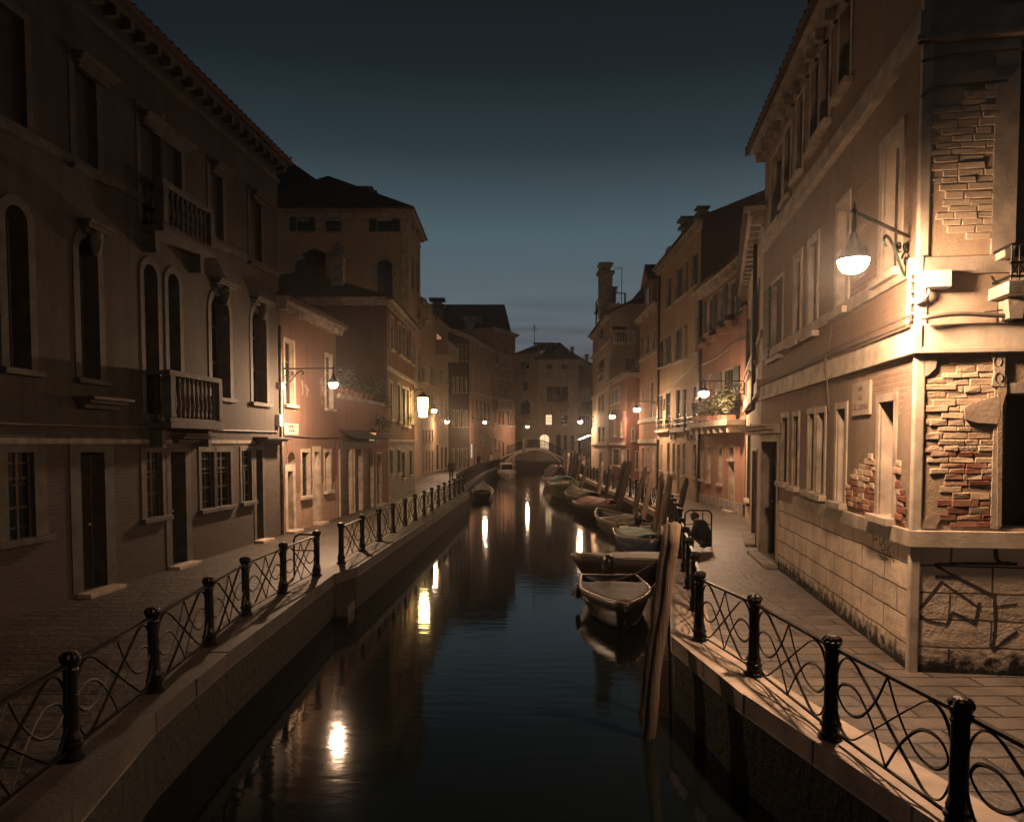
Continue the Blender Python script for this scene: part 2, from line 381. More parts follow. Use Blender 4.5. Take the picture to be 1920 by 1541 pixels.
            if shut == 'closed': leaf(a + .005, a + hw, -.06, -.02, c, e); leaf(b - hw, b - .005, -.06, -.02, c, e)
        return w
    def door(s, x0, x1, yt, yb, **k):
        k.setdefault('sill', False); k.setdefault('pane', 'void'); k.setdefault('fw', .14); k.setdefault('depth', .3)
        a, b, c, e = s.rect(x0, x1, yt, yb); c = (ZL if s.so < 0 and s.p0.x < 0 else ZR) + .07; k['uz'] = (a, b, c, e)       # doors stand on the pavement
        w = s.window(0, 0, 0, 0, name='door', **k)
        q = s.mb(); q.lathe([(.0, -.03), (.028, -.02), (.028, .02), (.0, .03)], 8, (b - .12, -k['depth'] + .05, (c + e) / 2 - .1)); q.build('handle', 'plastic', w, smooth=True)
        st = s.mb(); st.box(a - .2, b + .2, .0, .3, c - .1, c - .004); st.build('step', 'stone', w, bevel=.015)
        return w
    def body(s, w, h, mat, u0=0, u1=None, rise=0.0, sides=(1, 1)):
        u1 = s.L if u1 is None else u1; m = s.mb(); zb = s.zb
        for u, on in ((u0, sides[0]), (u1, sides[1])):
            if on:
                pts = [(u, 0, zb), (u, -w, zb), (u, -w, h)] + ([(u, -w / 2, h + rise)] if rise else []) + [(u, 0, h)]
                m.quad(*pts)
        m.quad((u0, -w, zb), (u1, -w, zb), (u1, -w, h), (u0, -w, h))
        return s.part(m, 'side_wall', mat)
    def roof(s, w, h, rise, u0=0, u1=None, over=.4, end=.15, kind='gable', mat='roof', hipn=None):
        u1 = s.L if u1 is None else u1; t = .12; m = s.mb(); a, b = u0 - end, u1 + end
        if kind == 'gable':
            R = [(over, h - rise * over / (w / 2)), (-w / 2, h + rise), (-w - over, h - rise * over / (w / 2))]
            for (d0, z0), (d1, z1) in zip(R, R[1:]):
                n = max(2, int((b - a) / .28)) if b - a < 60 else 2
                m.add([(a, d0, z0), (b, d0, z0), (b, d1, z1), (a, d1, z1), (a, d0, z0 + t), (b, d0, z0 + t), (b, d1, z1 + t), (a, d1, z1 + t)],
                      [(0, 1, 2, 3), (4, 7, 6, 5), (0, 4, 5, 1), (3, 2, 6, 7), (0, 3, 7, 4), (1, 5, 6, 2)])
                for i in range(n):                       # round cover tiles running down the slope
                    uu = a + (i + .5) * (b - a) / n; m.tube([(uu, d0 + (.02 if d0 > d1 else -.02) * 0, z0 + t), (uu, d1, z1 + t)], .07, 5)
        else:                                            # hip
            hp = min(w / 2, (b - a) / 2) if hipn is None else hipn
            P = [(a, over, h), (b, over, h), (b, -w - over, h), (a, -w - over, h), (a + hp, -w / 2, h + rise), (b - hp, -w / 2, h + rise)]
            Q = [(p[0], p[1], p[2] - t) for p in P[:4]]
            m.add(P + Q, [(0, 1, 5, 4), (2, 3, 4, 5), (3, 0, 4), (1, 2, 5), (0, 6, 7, 1), (1, 7, 8, 2), (2, 8, 9, 3), (3, 9, 6, 0), (6, 9, 8, 7)])
        return s.part(m, 'roof', mat)
    def cornice(s, h, u0=0, u1=None, out=.4, ht=.5, mod=.55, mat='stone', name='cornice', ret=None):
        u1 = s.L if u1 is None else u1; m = s.mb()
        m.box(u0 - .02, u1 + .02, -.03, .07, h - ht, h - ht + .13)
        m.box(u0 - out * .6, u1 + out * .6, -.02, out, h - .13, h); m.box(u0 - out * .4, u1 + out * .4, -.02, out * .72, h - .22, h - .132)
        n = max(2, int((u1 - u0) / mod))
        for i in range(n + 1):
            uu = u0 + i * (u1 - u0) / n; m.box(uu - .07, uu + .07, -.01, out * .62, h - .4, h - .222)
        return s.part(m, name, mat)
    def band(s, z0, z1, out=.07, u0=0, u1=None, mat='stone', name='string_course', prof=True):
        u1 = s.L if u1 is None else u1; m = s.mb(); m.box(u0, u1, -.03, out, z0, z1)
        if prof: m.box(u0, u1, -.03, out + .03, z0 - .07, z0 - .002)
        return s.part(m, name, mat, bevel=.008)
def chimney(f, roof, u, d, z0, z1, w, cap='flare', mat=None):
    m = f.mb(); m.box(u - w / 2, u + w / 2, d - w / 2, d + w / 2, z0, z1 - w * .9)
    if cap == 'flare':
        a = w / 2
        for k, (s0, s1, t0, t1) in enumerate(((1.0, 1.75, .9, .25), (1.75, 1.75, .25, .1), (1.35, 1.35, .1, 0))):
            P = [(u + sx * a * s, d + sy * a * s, z1 - w * t) for s, t in ((s0, t0), (s1, t1)) for sx, sy in ((-1, -1), (1, -1), (1, 1), (-1, 1))]
            m.add(P, [(0, 1, 2, 3), (7, 6, 5, 4)] + [(i, (i + 1) % 4, 4 + (i + 1) % 4, 4 + i) for i in range(4)])
    elif cap == 'slab':
        m.box(u - w * .75, u + w * .75, d - w * .75, d + w * .75, z1 - w * .9, z1 - w * .72); m.box(u - w * .45, u + w * .45, d - w * .45, d + w * .45, z1 - w * .72, z1 - w * .3)
        m.box(u - w * .8, u + w * .8, d - w * .8, d + w * .8, z1 - w * .3, z1 - w * .1)
    else:
        P = [(u + sx * w * .85, d + sy * w * .85, z1 - w * .9) for sx, sy in ((-1, -1), (1, -1), (1, 1), (-1, 1))] + [(u, d, z1 + w * .5)]
        m.add(P, [(0, 3, 2, 1), (0, 1, 4), (1, 2, 4), (2, 3, 4), (3, 0, 4)])
    return m.build('chimney', mat or 'stone_dark', roof)
def balcony(f, x0, x1, yt, yb, out=.7, mat='stone', iron=False, n=None, uz=None, corb=.42):
    a, b, c, e = uz or f.rect(x0, x1, yt, yb); m = f.mb(); sl = .14
    m.box(a - .05, b + .05, 0, out + .06, c - sl, c)
    for uu in (a + .15, b - .15):
        m.prism([(uu - .09, c - sl - .002), (uu + .09, c - sl - .002), (uu + .06, c - sl - corb), (uu - .06, c - sl - corb)], .0, out * .6)
    if not iron:
        m.box(a - .02, b + .02, out - .14, out + .04, e - .12, e); m.box(a, b, out - .12, out + .02, c + .001, c + .09)
        for uu in (a + .08, b - .08): m.box(uu - .09, uu + .09, out - .15, out + .05, c + .09, e - .12)
    for uu in (a + .05, b - .05): m.box(uu - .05, uu + .05, .0, out - .16, e - .1, e - .01)
    w = f.part(m, 'balcony', mat, bevel=.008)
    n = n or max(3, int((b - a - .36) / .2)); h = e - c - .21
    if iron:
        q = f.mb()
        for i in range(n + 1):
            uu = a + i * (b - a) / n; q.tube([(uu, out, c), (uu, out, e)], .011, 5)
        for z in (c + .06, (c + e) / 2, e): q.box(a - .01, b + .01, out - .014, out + .014, z - .014, z + .014)
        for uu in (a, b):
            q.box(uu - .012, uu + .012, 0, out, e - .015, e + .015); q.box(uu - .012, uu + .012, 0, out, c + .05, c + .075)
        for i in range(n):
            u0, u1 = a + i * (b - a) / n, a + (i + 1) * (b - a) / n; q.tube([(u0, out, c + .06), (u1, out, (c + e) / 2)], .008, 4); q.tube([(u1, out, c + .06), (u0, out, (c + e) / 2)], .008, 4)
        q.build('railing', 'iron', w)
    else:
        prof = [(.045, 0), (.05, .05 * h), (.03, .12 * h), (.062, .32 * h), (.05, .48 * h), (.028, .7 * h), (.03, .84 * h), (.05, .9 * h), (.045, h)]
        me = MB().lathe(prof, 8).mesh('baluster', True); me.materials.append(M[mat])
        for i in range(n):
            o = bpy.data.objects.new('baluster', me); COL.objects.link(o); o.parent = w
            o.location = (a + .2 + (i + .5) * (b - a - .4) / n, f.so * (out - .05), c + .09)
    return w

# ------------------------------------------------------------------ ground plan (world xy of the kerb's outer edge)
ZL, ZR, ZW = -.10, 0.0, -1.10
EL = [(-3.1, -8), (-3.3, 2), (-3.58, 5.9), (-3.9, 8.0), (-4.0, 10.3), (-4.02, 16.6), (-3.70, 17.6), (-3.1, 31), (-2.52, 44), (-3.15, 46), (-3.05, 60), (-2.7, 76), (-1.2, 99), (-.6, 108)]
ER = [(5.6, -8), (4.15, 0), (3.55, 3.5), (3.13, 5.66), (2.63, 8.25), (2.38, 10.8), (4.05, 19.0), (6.0, 30.5), (6.0, 40), (5.93, 66), (7.3, 98), (8.0, 108)]
def lerp_edge(E, Y):
    for (x0, y0), (x1, y1) in zip(E, E[1:]):
        if y0 <= Y <= y1: return x0 + (x1 - x0) * (Y - y0) / (y1 - y0)
    return E[-1][0]
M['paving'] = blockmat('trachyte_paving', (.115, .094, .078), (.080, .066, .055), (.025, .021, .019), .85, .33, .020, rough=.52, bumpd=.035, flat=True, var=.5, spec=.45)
M['paving_shaded'] = blockmat('shaded_paving', (.066, .054, .045), (.045, .037, .031), (.018, .015, .013), .85, .33, .020, rough=.55, bumpd=.035, flat=True, var=.5, spec=.4)  # the same paving darkened: left-bank shade is part of the colour
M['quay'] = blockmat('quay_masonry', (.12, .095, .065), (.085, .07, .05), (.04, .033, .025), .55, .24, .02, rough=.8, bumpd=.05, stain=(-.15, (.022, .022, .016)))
M['quay_shaded'] = blockmat('shaded_quay_masonry', (.050, .043, .034), (.035, .031, .025), (.02, .018, .014), .55, .24, .02, rough=.8, bumpd=.05, stain=(-.15, (.014, .014, .011)))  # darker quay copy, colour holds the shade of left bank and under the arch
m, n, l, b = newmat('canal_water'); M['water'] = m
b.inputs["Base Color"].default_value = (.0035, .0055, .0060, 1); b.inputs["Roughness"].default_value = .055; b.inputs["IOR"].default_value = 1.33
b.inputs["Specular IOR Level"].default_value = .5
tc = n.new("ShaderNodeTexCoord"); mp = n.new("ShaderNodeMapping"); mp.inputs["Scale"].default_value = (.55, 1.7, 1); l.new(tc.outputs["Object"], mp.inputs[0])
na = n.new("ShaderNodeTexNoise"); na.inputs["Scale"].default_value = 2.6; na.inputs["Detail"].default_value = 3; l.new(mp.outputs[0], na.inputs["Vector"])
nb = n.new("ShaderNodeTexNoise"); nb.inputs["Scale"].default_value = 11; nb.inputs["Detail"].default_value = 2; l.new(mp.outputs[0], nb.inputs["Vector"])
ma = n.new("ShaderNodeMath"); ma.operation = 'MULTIPLY_ADD'; l.new(nb.outputs["Fac"], ma.inputs[0]); ma.inputs[1].default_value = .13; l.new(na.outputs["Fac"], ma.inputs[2])
bp = n.new("ShaderNodeBump"); bp.inputs["Strength"].default_value = .17; bp.inputs["Distance"].default_value = .018
l.new(ma.outputs[0], bp.inputs["Height"]); l.new(bp.outputs[0], b.inputs["Normal"])

o = MB().quad((-700, -60, ZW), (700, -60, ZW), (700, 900, ZW), (-700, 900, ZW)).build('water', 'water'); tag(o, kind='structure')
def quay(E, z, side, far, kmat, pmat, qmat):
    pv = MB(); kb = MB(); qw = MB(); ci = .55
    for (x0, y0), (x1, y1) in zip(E, E[1:]):
        d = Vector((x1 - x0, y1 - y0)); ln = d.length; d /= ln; nrm = Vector((side, 0.0))     # inland
        i0 = (x0 + nrm.x * ci, y0 + nrm.y * ci); i1 = (x1 + nrm.x * ci, y1 + nrm.y * ci)
        pv.quad((i0[0], i0[1], z - .012), (i1[0], i1[1], z - .012), (far, y1, z - .012), (far, y0, z - .012))
        k = max(1, round(ln / 1.5)); g = .007
        for i in range(k):                                  # each kerb stone, a joint between
            a, c = i / k, (i + 1) / k
            j = rnd.uniform(-.008, .008); jz = rnd.uniform(-.006, .006)
            A = (x0 + d.x * (a * ln + g), y0 + d.y * (a * ln + g)); C = (x0 + d.x * (c * ln - g), y0 + d.y * (c * ln - g))
            P = []
            for zz in (z - .24, z + jz):
                for (p, t) in ((A, -.03 + j), (C, -.03 + j), (C, ci), (A, ci)): P.append((p[0] + nrm.x * t, p[1] + nrm.y * t, zz))
            kb.add(P, [(0, 1, 2, 3), (7, 6, 5, 4)] + [(q, (q + 1) % 4, 4 + (q + 1) % 4, 4 + q) for q in range(4)])
        qw.quad((x0, y0, ZW - .6), (x1, y1, ZW - .6), (x1, y1, z - .15), (x0, y0, z - .15))
    for mb_, nm, mt in ((pv, 'pavement', pmat), (kb, 'kerb', kmat), (qw, 'quay_wall', qmat)):
        tag(mb_.build(nm, mt, bevel=.014 if nm == 'kerb' else 0), kind='structure')
quay(EL, ZL, -1, -60, 'kerb_shaded', 'paving_shaded', 'quay_shaded'); quay(ER, ZR, 1, 60, 'kerb', 'paving', 'quay')

# ------------------------------------------------------------------ left bank: pale palazzo
M['pl_palazzo'] = wallmat('palazzo_plaster', (.058, .052, .046), (.034, .030, .027), streak=.6, fine=.3, brick=.14)  # the palazzo's shade is put into the plaster colour
M['br_palazzo'] = wallmat('palazzo_brick', (.07, .053, .043), (.045, .034, .027), brick=1.0, bw=.25, bh=.072, brickcol=((.062, .042, .034), (.042, .030, .026)), mortar=(.062, .054, .047), bumpd=.03)  # brick darkened too, the ground floor's shade is in its colour
c1 = at_z(529, 1002, ZL); dl = Vector((.088, .996, 0)).normalized()
L1p1 = c1; L1p0 = c1 - dl * 21.5
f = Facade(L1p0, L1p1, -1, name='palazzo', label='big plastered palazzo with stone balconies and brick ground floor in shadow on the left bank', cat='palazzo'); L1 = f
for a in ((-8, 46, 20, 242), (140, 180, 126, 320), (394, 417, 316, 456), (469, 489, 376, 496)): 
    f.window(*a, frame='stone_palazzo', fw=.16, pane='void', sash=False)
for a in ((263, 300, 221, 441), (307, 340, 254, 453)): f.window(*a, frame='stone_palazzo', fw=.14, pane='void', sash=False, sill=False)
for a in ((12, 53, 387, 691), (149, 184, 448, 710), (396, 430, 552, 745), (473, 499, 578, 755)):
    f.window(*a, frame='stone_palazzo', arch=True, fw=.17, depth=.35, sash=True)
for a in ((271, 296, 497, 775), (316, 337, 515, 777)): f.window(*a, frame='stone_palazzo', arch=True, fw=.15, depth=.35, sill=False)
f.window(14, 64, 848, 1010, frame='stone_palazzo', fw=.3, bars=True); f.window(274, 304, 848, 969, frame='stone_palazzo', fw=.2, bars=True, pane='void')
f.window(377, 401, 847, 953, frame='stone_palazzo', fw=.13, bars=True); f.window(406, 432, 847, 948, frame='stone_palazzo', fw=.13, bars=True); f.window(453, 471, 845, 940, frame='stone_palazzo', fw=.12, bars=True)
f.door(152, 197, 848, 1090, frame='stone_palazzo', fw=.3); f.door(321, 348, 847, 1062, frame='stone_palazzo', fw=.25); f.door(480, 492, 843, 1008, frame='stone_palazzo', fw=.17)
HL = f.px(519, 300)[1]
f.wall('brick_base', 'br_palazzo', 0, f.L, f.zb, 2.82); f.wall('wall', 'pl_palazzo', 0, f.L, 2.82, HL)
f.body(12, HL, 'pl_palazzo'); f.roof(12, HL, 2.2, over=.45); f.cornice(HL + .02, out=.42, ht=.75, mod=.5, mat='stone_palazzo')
f.band(f.px(400, 452)[1] - .05, f.px(400, 452)[1] + .12, .05, prof=False, mat='stone_palazzo')
f.band(2.80, 2.90, .03, mat='stone_dark', prof=False)
balcony(f, 262, 361, 366, 447, .5, mat='stone_palazzo'); balcony(f, 272, 374, 702, 793, .55, mat='stone_palazzo')
def hood(f, x0, x1, y, out=.35, mat='stone', head=False):
    (ua, z), (ub, _) = f.px(x0, y), f.px(x1, y); mm = f.mb()
    mm.box(ua, ub, -.02, out, z - .06, z); mm.box(ua + .05, ub - .05, -.02, out * .75, z - .13, z - .061); mm.box(ua + .12, ub - .12, -.02, out * .4, z - .22, z - .131)
    o = f.part(mm, 'hood_mould', mat, bevel=.006)
    if head:
        um = (ua + ub) / 2; k = f.mb(); k.lathe([(.0, -.62), (.08, -.58), (.13, -.45), (.155, -.3), (.13, -.22), (.16, -.2), (.1, -.12)], 10, (um, .12, z), sy=.9); k.build('keystone_head', mat, o, smooth=True)
for x0, x1, y, hd in ((395, 432, 520, True), (468, 503, 553, True), (142, 190, 410, True), (134, 214, 742, False), (316, 376, 812, False), (474, 522, 819, False), (391, 424, 300, False), (466, 497, 354, False), (128, 200, 95, False), (255, 346, 205, False)):
    hood(f, x0, x1, y, head=hd, out=.45 if y > 700 else .3, mat='stone_palazzo')
mm = f.mb(); mm.tube([(1, .05, f.px(300, 806)[1]), (f.L * .5, .05, f.px(300, 806)[1] + .02), (f.L - .3, .05, f.px(500, 809)[1])], .022, 6); f.part(mm, 'wall_cable', 'cable')
mm = f.mb(); mm.tube([(f.L - .06, .06, -.1), (f.L - .06, .06, 6.5)], .045, 8); f.part(mm, 'drainpipe', 'stone_dark', smooth=True)
bx = f.mb(); a, b, c, e = f.rect(521, 528, 778, 800); bx.box(f.L - .42, f.L - .16, .0, .16, c, e); bx.build('meter_box', 'plastic', f.root, f.Ml, bevel=.015)
bx = f.mb(); a, b, c, e = f.rect(521, 528, 718, 731); bx.box(f.L - .3, f.L - .05, .0, .18, c, e); bx.build('junction_box', 'plastic', f.root, f.Ml, bevel=.015)

# ------------------------------------------------------------------ low red house beside it
M['pl_red'] = wallmat('red_plaster', (.15, .088, .066), (.10, .06, .047), streak=.5, brick=.25, zfade=(0, 2))
e2 = at_z(632, 970, ZL); L2p0 = c1 + dl * .03; L2p1 = L2p0 + dl * ((e2 - c1).length)
f = Facade(L2p0, L2p1, -1, name='red_house', label='low red plastered house with dentilled eaves next to the pale palazzo', cat='house'); L2 = f
f.window(534, 550, 643, 758, fw=.13, depth=.16, smat='shutter_brown'); f.window(611, 622, 669, 766, fw=.12, depth=.14)
f.window(539, 554, 847, 880, arch=True, fw=0, depth=.5, sill=False, sash=False, pane='void'); f.door(539, 549, 883, 992, fw=.22)
f.window(566, 579, 848, 930, fw=.13, depth=.16, bars=True); f.door(590, 598, 847, 980, fw=.2); f.window(609, 619, 848, 920, fw=.13, depth=.16, sash=False)
H2 = f.px(545, 568)[1]
f.wall('wall', 'pl_red', 0, f.L, f.zb, H2); f.body(8, H2, 'pl_red', rise=1.3); f.roof(8, H2, 1.3, over=.45, end=.2); f.cornice(H2, out=.42, ht=.35, mod=.55, mat='stone_dark')
mm = f.mb(); z = f.px(590, 820)[1]; mm.tube([(.1, .04, z + .05), (f.L * .5, .04, z), (f.L, .04, z + .03)], .02, 6); mm.tube([(.25, .05, z), (.35, .06, z - .5), (.3, .05, z - .9)], .014, 5); mm.tube([(.12, .05, z + 2.2), (.12, .05, z)], .02, 5); f.part(mm, 'wall_cable', 'cable')
def plaque(f, x0, x1, yt, yb, lines, label, ink='ink', size=None, name='street_sign'):
    a, b, c, e = f.rect(x0, x1, yt, yb); o3 = f.M @ Vector(((a + b) / 2, f.so * .02, (c + e) / 2))
    yaw = math.atan2(f.u.y, f.u.x) + (0 if f.so < 0 else math.pi)
    r = empty(name, o3, yaw, label, 'sign'); w, h = (b - a) / 2, (e - c) / 2
    MB().box(-w, w, -.015, .035, -h, h).build('board', 'sign' if ink == 'ink' else 'plaster_patch', r)
    for i, t in enumerate(lines):
        hh = 2 * h / (len(lines) + .6)
        me = text_mesh(t, hh * .9); xs = [v.co.x for v in me.vertices]; wid = max(xs) - min(xs)
        k = min(1.0, 1.75 * w / wid)
        me.materials.append(M[ink]); q = bpy.data.objects.new('lettering', me); COL.objects.link(q); q.parent = r
        q.rotation_euler = (math.pi / 2, 0, 0); q.scale = (k, 1, 1); q.location = (0, -.019, h - (i + .98) * hh)
    return r
plaque(f, 530, 558, 794, 815, ("IIOIII IIIOI", "OII IIOIIII"), 'whitewashed street name sign at the corner of the low red house')

# ------------------------------------------------------------------ garden wall with rolling shutters
M['pl_brown'] = wallmat('brown_plaster', (.20, .10, .075), (.14, .08, .06), streak=.5)
L2b1 = at_z(728, 941, ZL)
f = Facade(L2p1 + dl * .03, L2b1 - Vector((0, .05, 0)), -1, name='garden_wall', label='low brown garden wall pierced by rolling shutters, plants behind its top', cat='wall'); LG = f
HG = f.px(665, 748)[1]
for a in ((637, 658, 842, 961), (664, 676, 842, 954), (679, 698, 842, 949)):
    aa, bb, cc, ee = f.rect(*a); cc = -.1; f.open.append((aa, bb, cc, ee, False)); q = f.mb()
    k = int((ee - cc) / .1)
    for i in range(k): z = cc + i * (ee - cc) / k; q.box(aa, bb, -.14, -.1 + .012 * (i % 2), z, z + (ee - cc) / k - .004)
    w = f.part(q, 'rolling_shutter', 'shutter_brown'); j = f.mb(); j.box(aa - .11, aa - .005, -.15, .05, cc, ee); j.box(bb + .005, bb + .11, -.15, .05, cc, ee); j.build('jamb', 'stone', w)
f.door(706, 714, 851, 938, fw=.1)
f.wall('wall', 'pl_brown', 0, f.L, f.zb, HG); f.band(HG - .1, HG + .06, .1, mat='stone_dark', prof=False)
mm = f.mb(); a, b, c, e = f.rect(636, 702, 823, 839); mm.box(a, b, .0, .08, c, e); f.part(mm, 'fascia_board', 'void')
mm = f.mb(); zz = f.px(665, 806)[1]; mm.add([(a, .0, zz), (b, .0, zz), (b, .7, zz - .35), (a, .7, zz - .35), (a, 0, zz - .05), (b, 0, zz - .05), (b, .7, zz - .4), (a, .7, zz - .4)], [(0, 1, 2, 3), (4, 7, 6, 5), (0, 3, 7, 4), (1, 5, 6, 2), (3, 2, 6, 7)]); f.part(mm, 'awning', 'coat')
gw_back = f.mb(); gw_back.box(0, f.L, -.35, -.30, f.zb, HG); f.part(gw_back, 'back_face', 'pl_brown')

# ------------------------------------------------------------------ dark red house with side wall
M['pl_blind'] = wallmat('blind_wall', (.085, .055, .047), (.06, .042, .036), streak=.4)
M['pl_dred'] = wallmat('dark_red_plaster', (.145, .058, .046), (.10, .044, .037), streak=.4)
c3 = L2b1; L3p1 = at_z(778, 919, ZL); L3p1 = Vector((L3p1.x, L3p1.y, 0))
f = Facade(c3, L3p1, -1, name='dark_red_house', label='dark red house with a blind side wall and pointed chimney behind the garden wall', cat='house'); L3 = f
H3 = f.px(732, 566)[1]
for a in ((731.6, 736.5, 596, 655), (746.6, 751, 608, 664), (755, 759, 615, 670), (761.6, 765.5, 618, 675), (771.5, 775, 628, 682), (730.5, 735, 718, 786), (745, 750, 722, 790), (754, 759, 728, 797), (762, 766.5, 731, 799), (771.5, 775, 733, 793)):
    f.window(*a, fw=.14, depth=.2, sash=False)
for a in ((731, 736, 844, 888), (745, 750, 844, 886), (753.5, 758.5, 848, 896), (767.5, 773, 845, 890)): f.window(*a, fw=.12, depth=.2, bars=True, sash=False)
z0 = f.px(750, 826)[1]
f.wall('stone_base', 'stone_dark', 0, f.L, f.zb, z0); f.wall('wall', 'pl_dred', 0, f.L, z0, H3)
f.band(z0 - .08, z0 + .06, .08, prof=False); f.band(f.px(750, 704)[1], f.px(750, 704)[1] + .14, .07)
f.body(11, H3, 'pl_dred', sides=(0, 1)); rf = f.roof(11, H3, 2.4, over=.4, end=.3, kind='hip'); f.cornice(H3 - .02, out=.34, ht=.35, mod=.5, mat='stone')
g = Facade((c3.x - 11, c3.y), (c3.x, c3.y), -1, root=f.root); g.wall('side_wall', 'pl_blind', 0, g.L, g.zb, H3); g.cornice(H3 - .02, out=.3, ht=.35, mod=.75, mat='stone_dark')
p = at_y(634, 500, c3.y + 2); u_, d_ = (p - f.p0).dot(f.u), (p - f.p0).dot(f.n)
chimney(f, rf, u_, d_, 7.6, at_y(634, 462, c3.y + 2).z, .62, 'cone', M['stone_dark'])
p = at_y(600, 500, c3.y + 3.5); mm = f.mb(); u_, d_ = (p - f.p0).dot(f.u), (p - f.p0).dot(f.n); zz = at_y(600, 486, c3.y + 3.5).z
mm.box(u_ - 1, u_ + 1, d_ - .55, d_ + .55, H3 + .2, zz); mm.add([(u_ - 1.1, d_ - .7, zz), (u_ + 1.1, d_ - .7, zz), (u_ + 1.1, d_ + .7, zz), (u_ - 1.1, d_ + .7, zz), (u_ - 1.1, d_, zz + .3), (u_ + 1.1, d_, zz + .3)], [(0, 1, 5, 4), (2, 3, 4, 5), (0, 4, 3), (1, 2, 5)]); mm.build('dormer', 'roof', rf)

# ------------------------------------------------------------------ tall brick palazzo behind
M['br_tall'] = wallmat('tall_brick', (.40, .28, .17), (.30, .205, .125), brick=.95, bw=.3, bh=.09, brickcol=((.40, .25, .14), (.31, .19, .11)), mortar=(.42, .33, .23))
f = Facade((-8, 58), (-8, 66), -1, name='brick_palazzo', label='tall brick palazzo with round arched windows and heavy eaves rising behind the dark red house', cat='palazzo'); L4 = f
H4 = at_y(768, 392, 58).z
g = Facade((-21, 58), (-8, 58), -1, root=f.root)
for a in ((556, 579, 408, 434), (611, 639, 409, 435), (707, 735, 411, 435)): g.window(*a, fw=.22, shut='open' if a[0] != 611 else None)
g.window(552, 582, 486, 560, arch=True, fw=.3); g.window(707, 736, 486, 560, arch=True, fw=.3)
g.wall('side_wall', 'br_tall', 0, g.L, g.zb, H4); g.cornice(H4, out=.5, ht=.9, mod=1.0)
zz = g.px(720, 501)[1]; g.band(zz - .1, zz + .3, .08, u0=g.px(741, 501)[0], prof=False); q = g.mb(); q.box(g.L - .5, g.L + .06, -.02, .1, 2, H4 - .9); g.part(q, 'corner_quoins', 'stone')
for a in ((772, 776, 480, 545), (781, 785, 490, 550), (772, 776, 408, 436), (781, 785, 420, 445), (774, 779, 650, 720), (784, 788, 655, 720)): f.window(*a, arch=a[2] > 470, fw=.2, sash=False)
f.wall('wall', 'br_tall', 0, f.L, f.zb, H4); f.body(13, H4, 'br_tall', sides=(0, 1)); rf = f.roof(13, H4, 3.2, over=.6, end=.6, kind='hip', hipn=2.6); f.cornice(H4, out=.55, ht=.9, mod=.8)
balcony(f, 783, 789, 574, 601, 1.0, n=6); balcony(f, 783, 789, 690, 717, .8, n=6)
p = at_y(684, 370, 61); u_, d_ = (p - f.p0).dot(f.u), (p - f.p0).dot(f.n); q = f.mb(); q.box(u_ - .5, u_ + .5, d_ - .7, d_ + .7, H4 + .5, at_y(684, 353, 61).z); q.build('chimney', 'stone_dark', rf)
# higher roof further back
f = Facade((-20, 74), (-13.2, 74), -1, name='attic_house', label='black house roof peaking behind the brick palazzo at the left', cat='house')
hh = at_y(612, 345, 74).z - .6; f.wall('wall', 'pl_brown', 0, f.L, f.zb, hh); f.body(10, hh, 'pl_brown'); 
q = f.mb(); zt = at_y(535, 281, 74).z; wR = f.px(614, 345)[0]; wL = f.px(528, 281)[0]
q.add([(wL - 9, .4, hh), (wR + .3, .4, hh), (wR + .3, -10, hh), (wL - 9, -10, hh), (wL - 4, -5, zt), (wL, -3, zt)], [(0, 1, 5, 4), (1, 2, 5), (2, 3, 4, 5), (3, 0, 4), (0, 3, 2, 1)]); rf = f.part(q, 'roof', 'roof')
q = f.mb(); q.tube([(wL, -3, zt - .2), (wL, -3, zt + .55)], .05, 6); q.tube([(wL - .8, -3, zt + .35), (wL + .25, -3, zt + .35)], .03, 5); q.build('antenna', 'iron', rf)

# ------------------------------------------------------------------ far left row
M['pl_ochre'] = wallmat('ochre_plaster', (.36, .25, .14), (.24, .17, .10), streak=.5, brick=.3)
M['pl_grey'] = wallmat('grey_plaster', (.30, .23, .175), (.20, .15, .12), streak=.4)
M['pl_rose'] = wallmat('rose_plaster', (.36, .22, .155), (.24, .15, .11), streak=.4)
f = Facade((-8, 66.05), (-8, 77), -1, name='ochre_house', label='narrow ochre house with a lit pink window between brick palazzo and lamps', cat='house')
H5 = at_y(800, 576, 70).z
for i in range(4):
    x = 793 + i * 5.6
    for yt, yb in ((690, 722), (742, 778), (806, 826), (845, 884)): f.window(x, x + 2.1, yt, yb, fw=.09, sash=False, shut='left' if yt < 800 else None)
f.wall('wall', 'pl_ochre', 0, f.L, f.zb, H5); f.body(9, H5, 'pl_ochre'); rf = f.roof(9, H5, 1.6); f.cornice(H5, out=.35, ht=.4, mod=1)
chimney(f, rf, 5, -4.5, H5, H5 + 2.4, .9, 'slab')
M['lit_pink'] = emit('pink_window_light', (1.0, .36, .22), .55)
f = Facade((-8, 77.05), (-7.3, 86), -1, name='terrace_house', label='house with a roof terrace and a small pink lit window on the left bank', cat='house')
H6 = at_y(830, 600, 80).z
for a in ((826, 829.6, 692, 719), (837, 840, 696, 722), (821, 824, 745, 780), (829, 832, 746, 781), (836, 839, 747, 782)): f.window(*a, fw=.09, sash=False)
f.window(818, 827, 629, 645, fw=.1, lit=M['lit_pink'], hole=False)
for a in ((818, 823, 834, 880), (827, 831, 838, 880), (834, 838, 838, 878)): f.window(*a, fw=.2, sash=False, bars=True)
f.wall('wall', 'pl_ochre', 0, f.L, f.zb, H6); f.body(9, H6, 'pl_ochre'); rf = f.roof(9, H6, 1.4); f.cornice(H6, out=.3, ht=.4, mod=1)
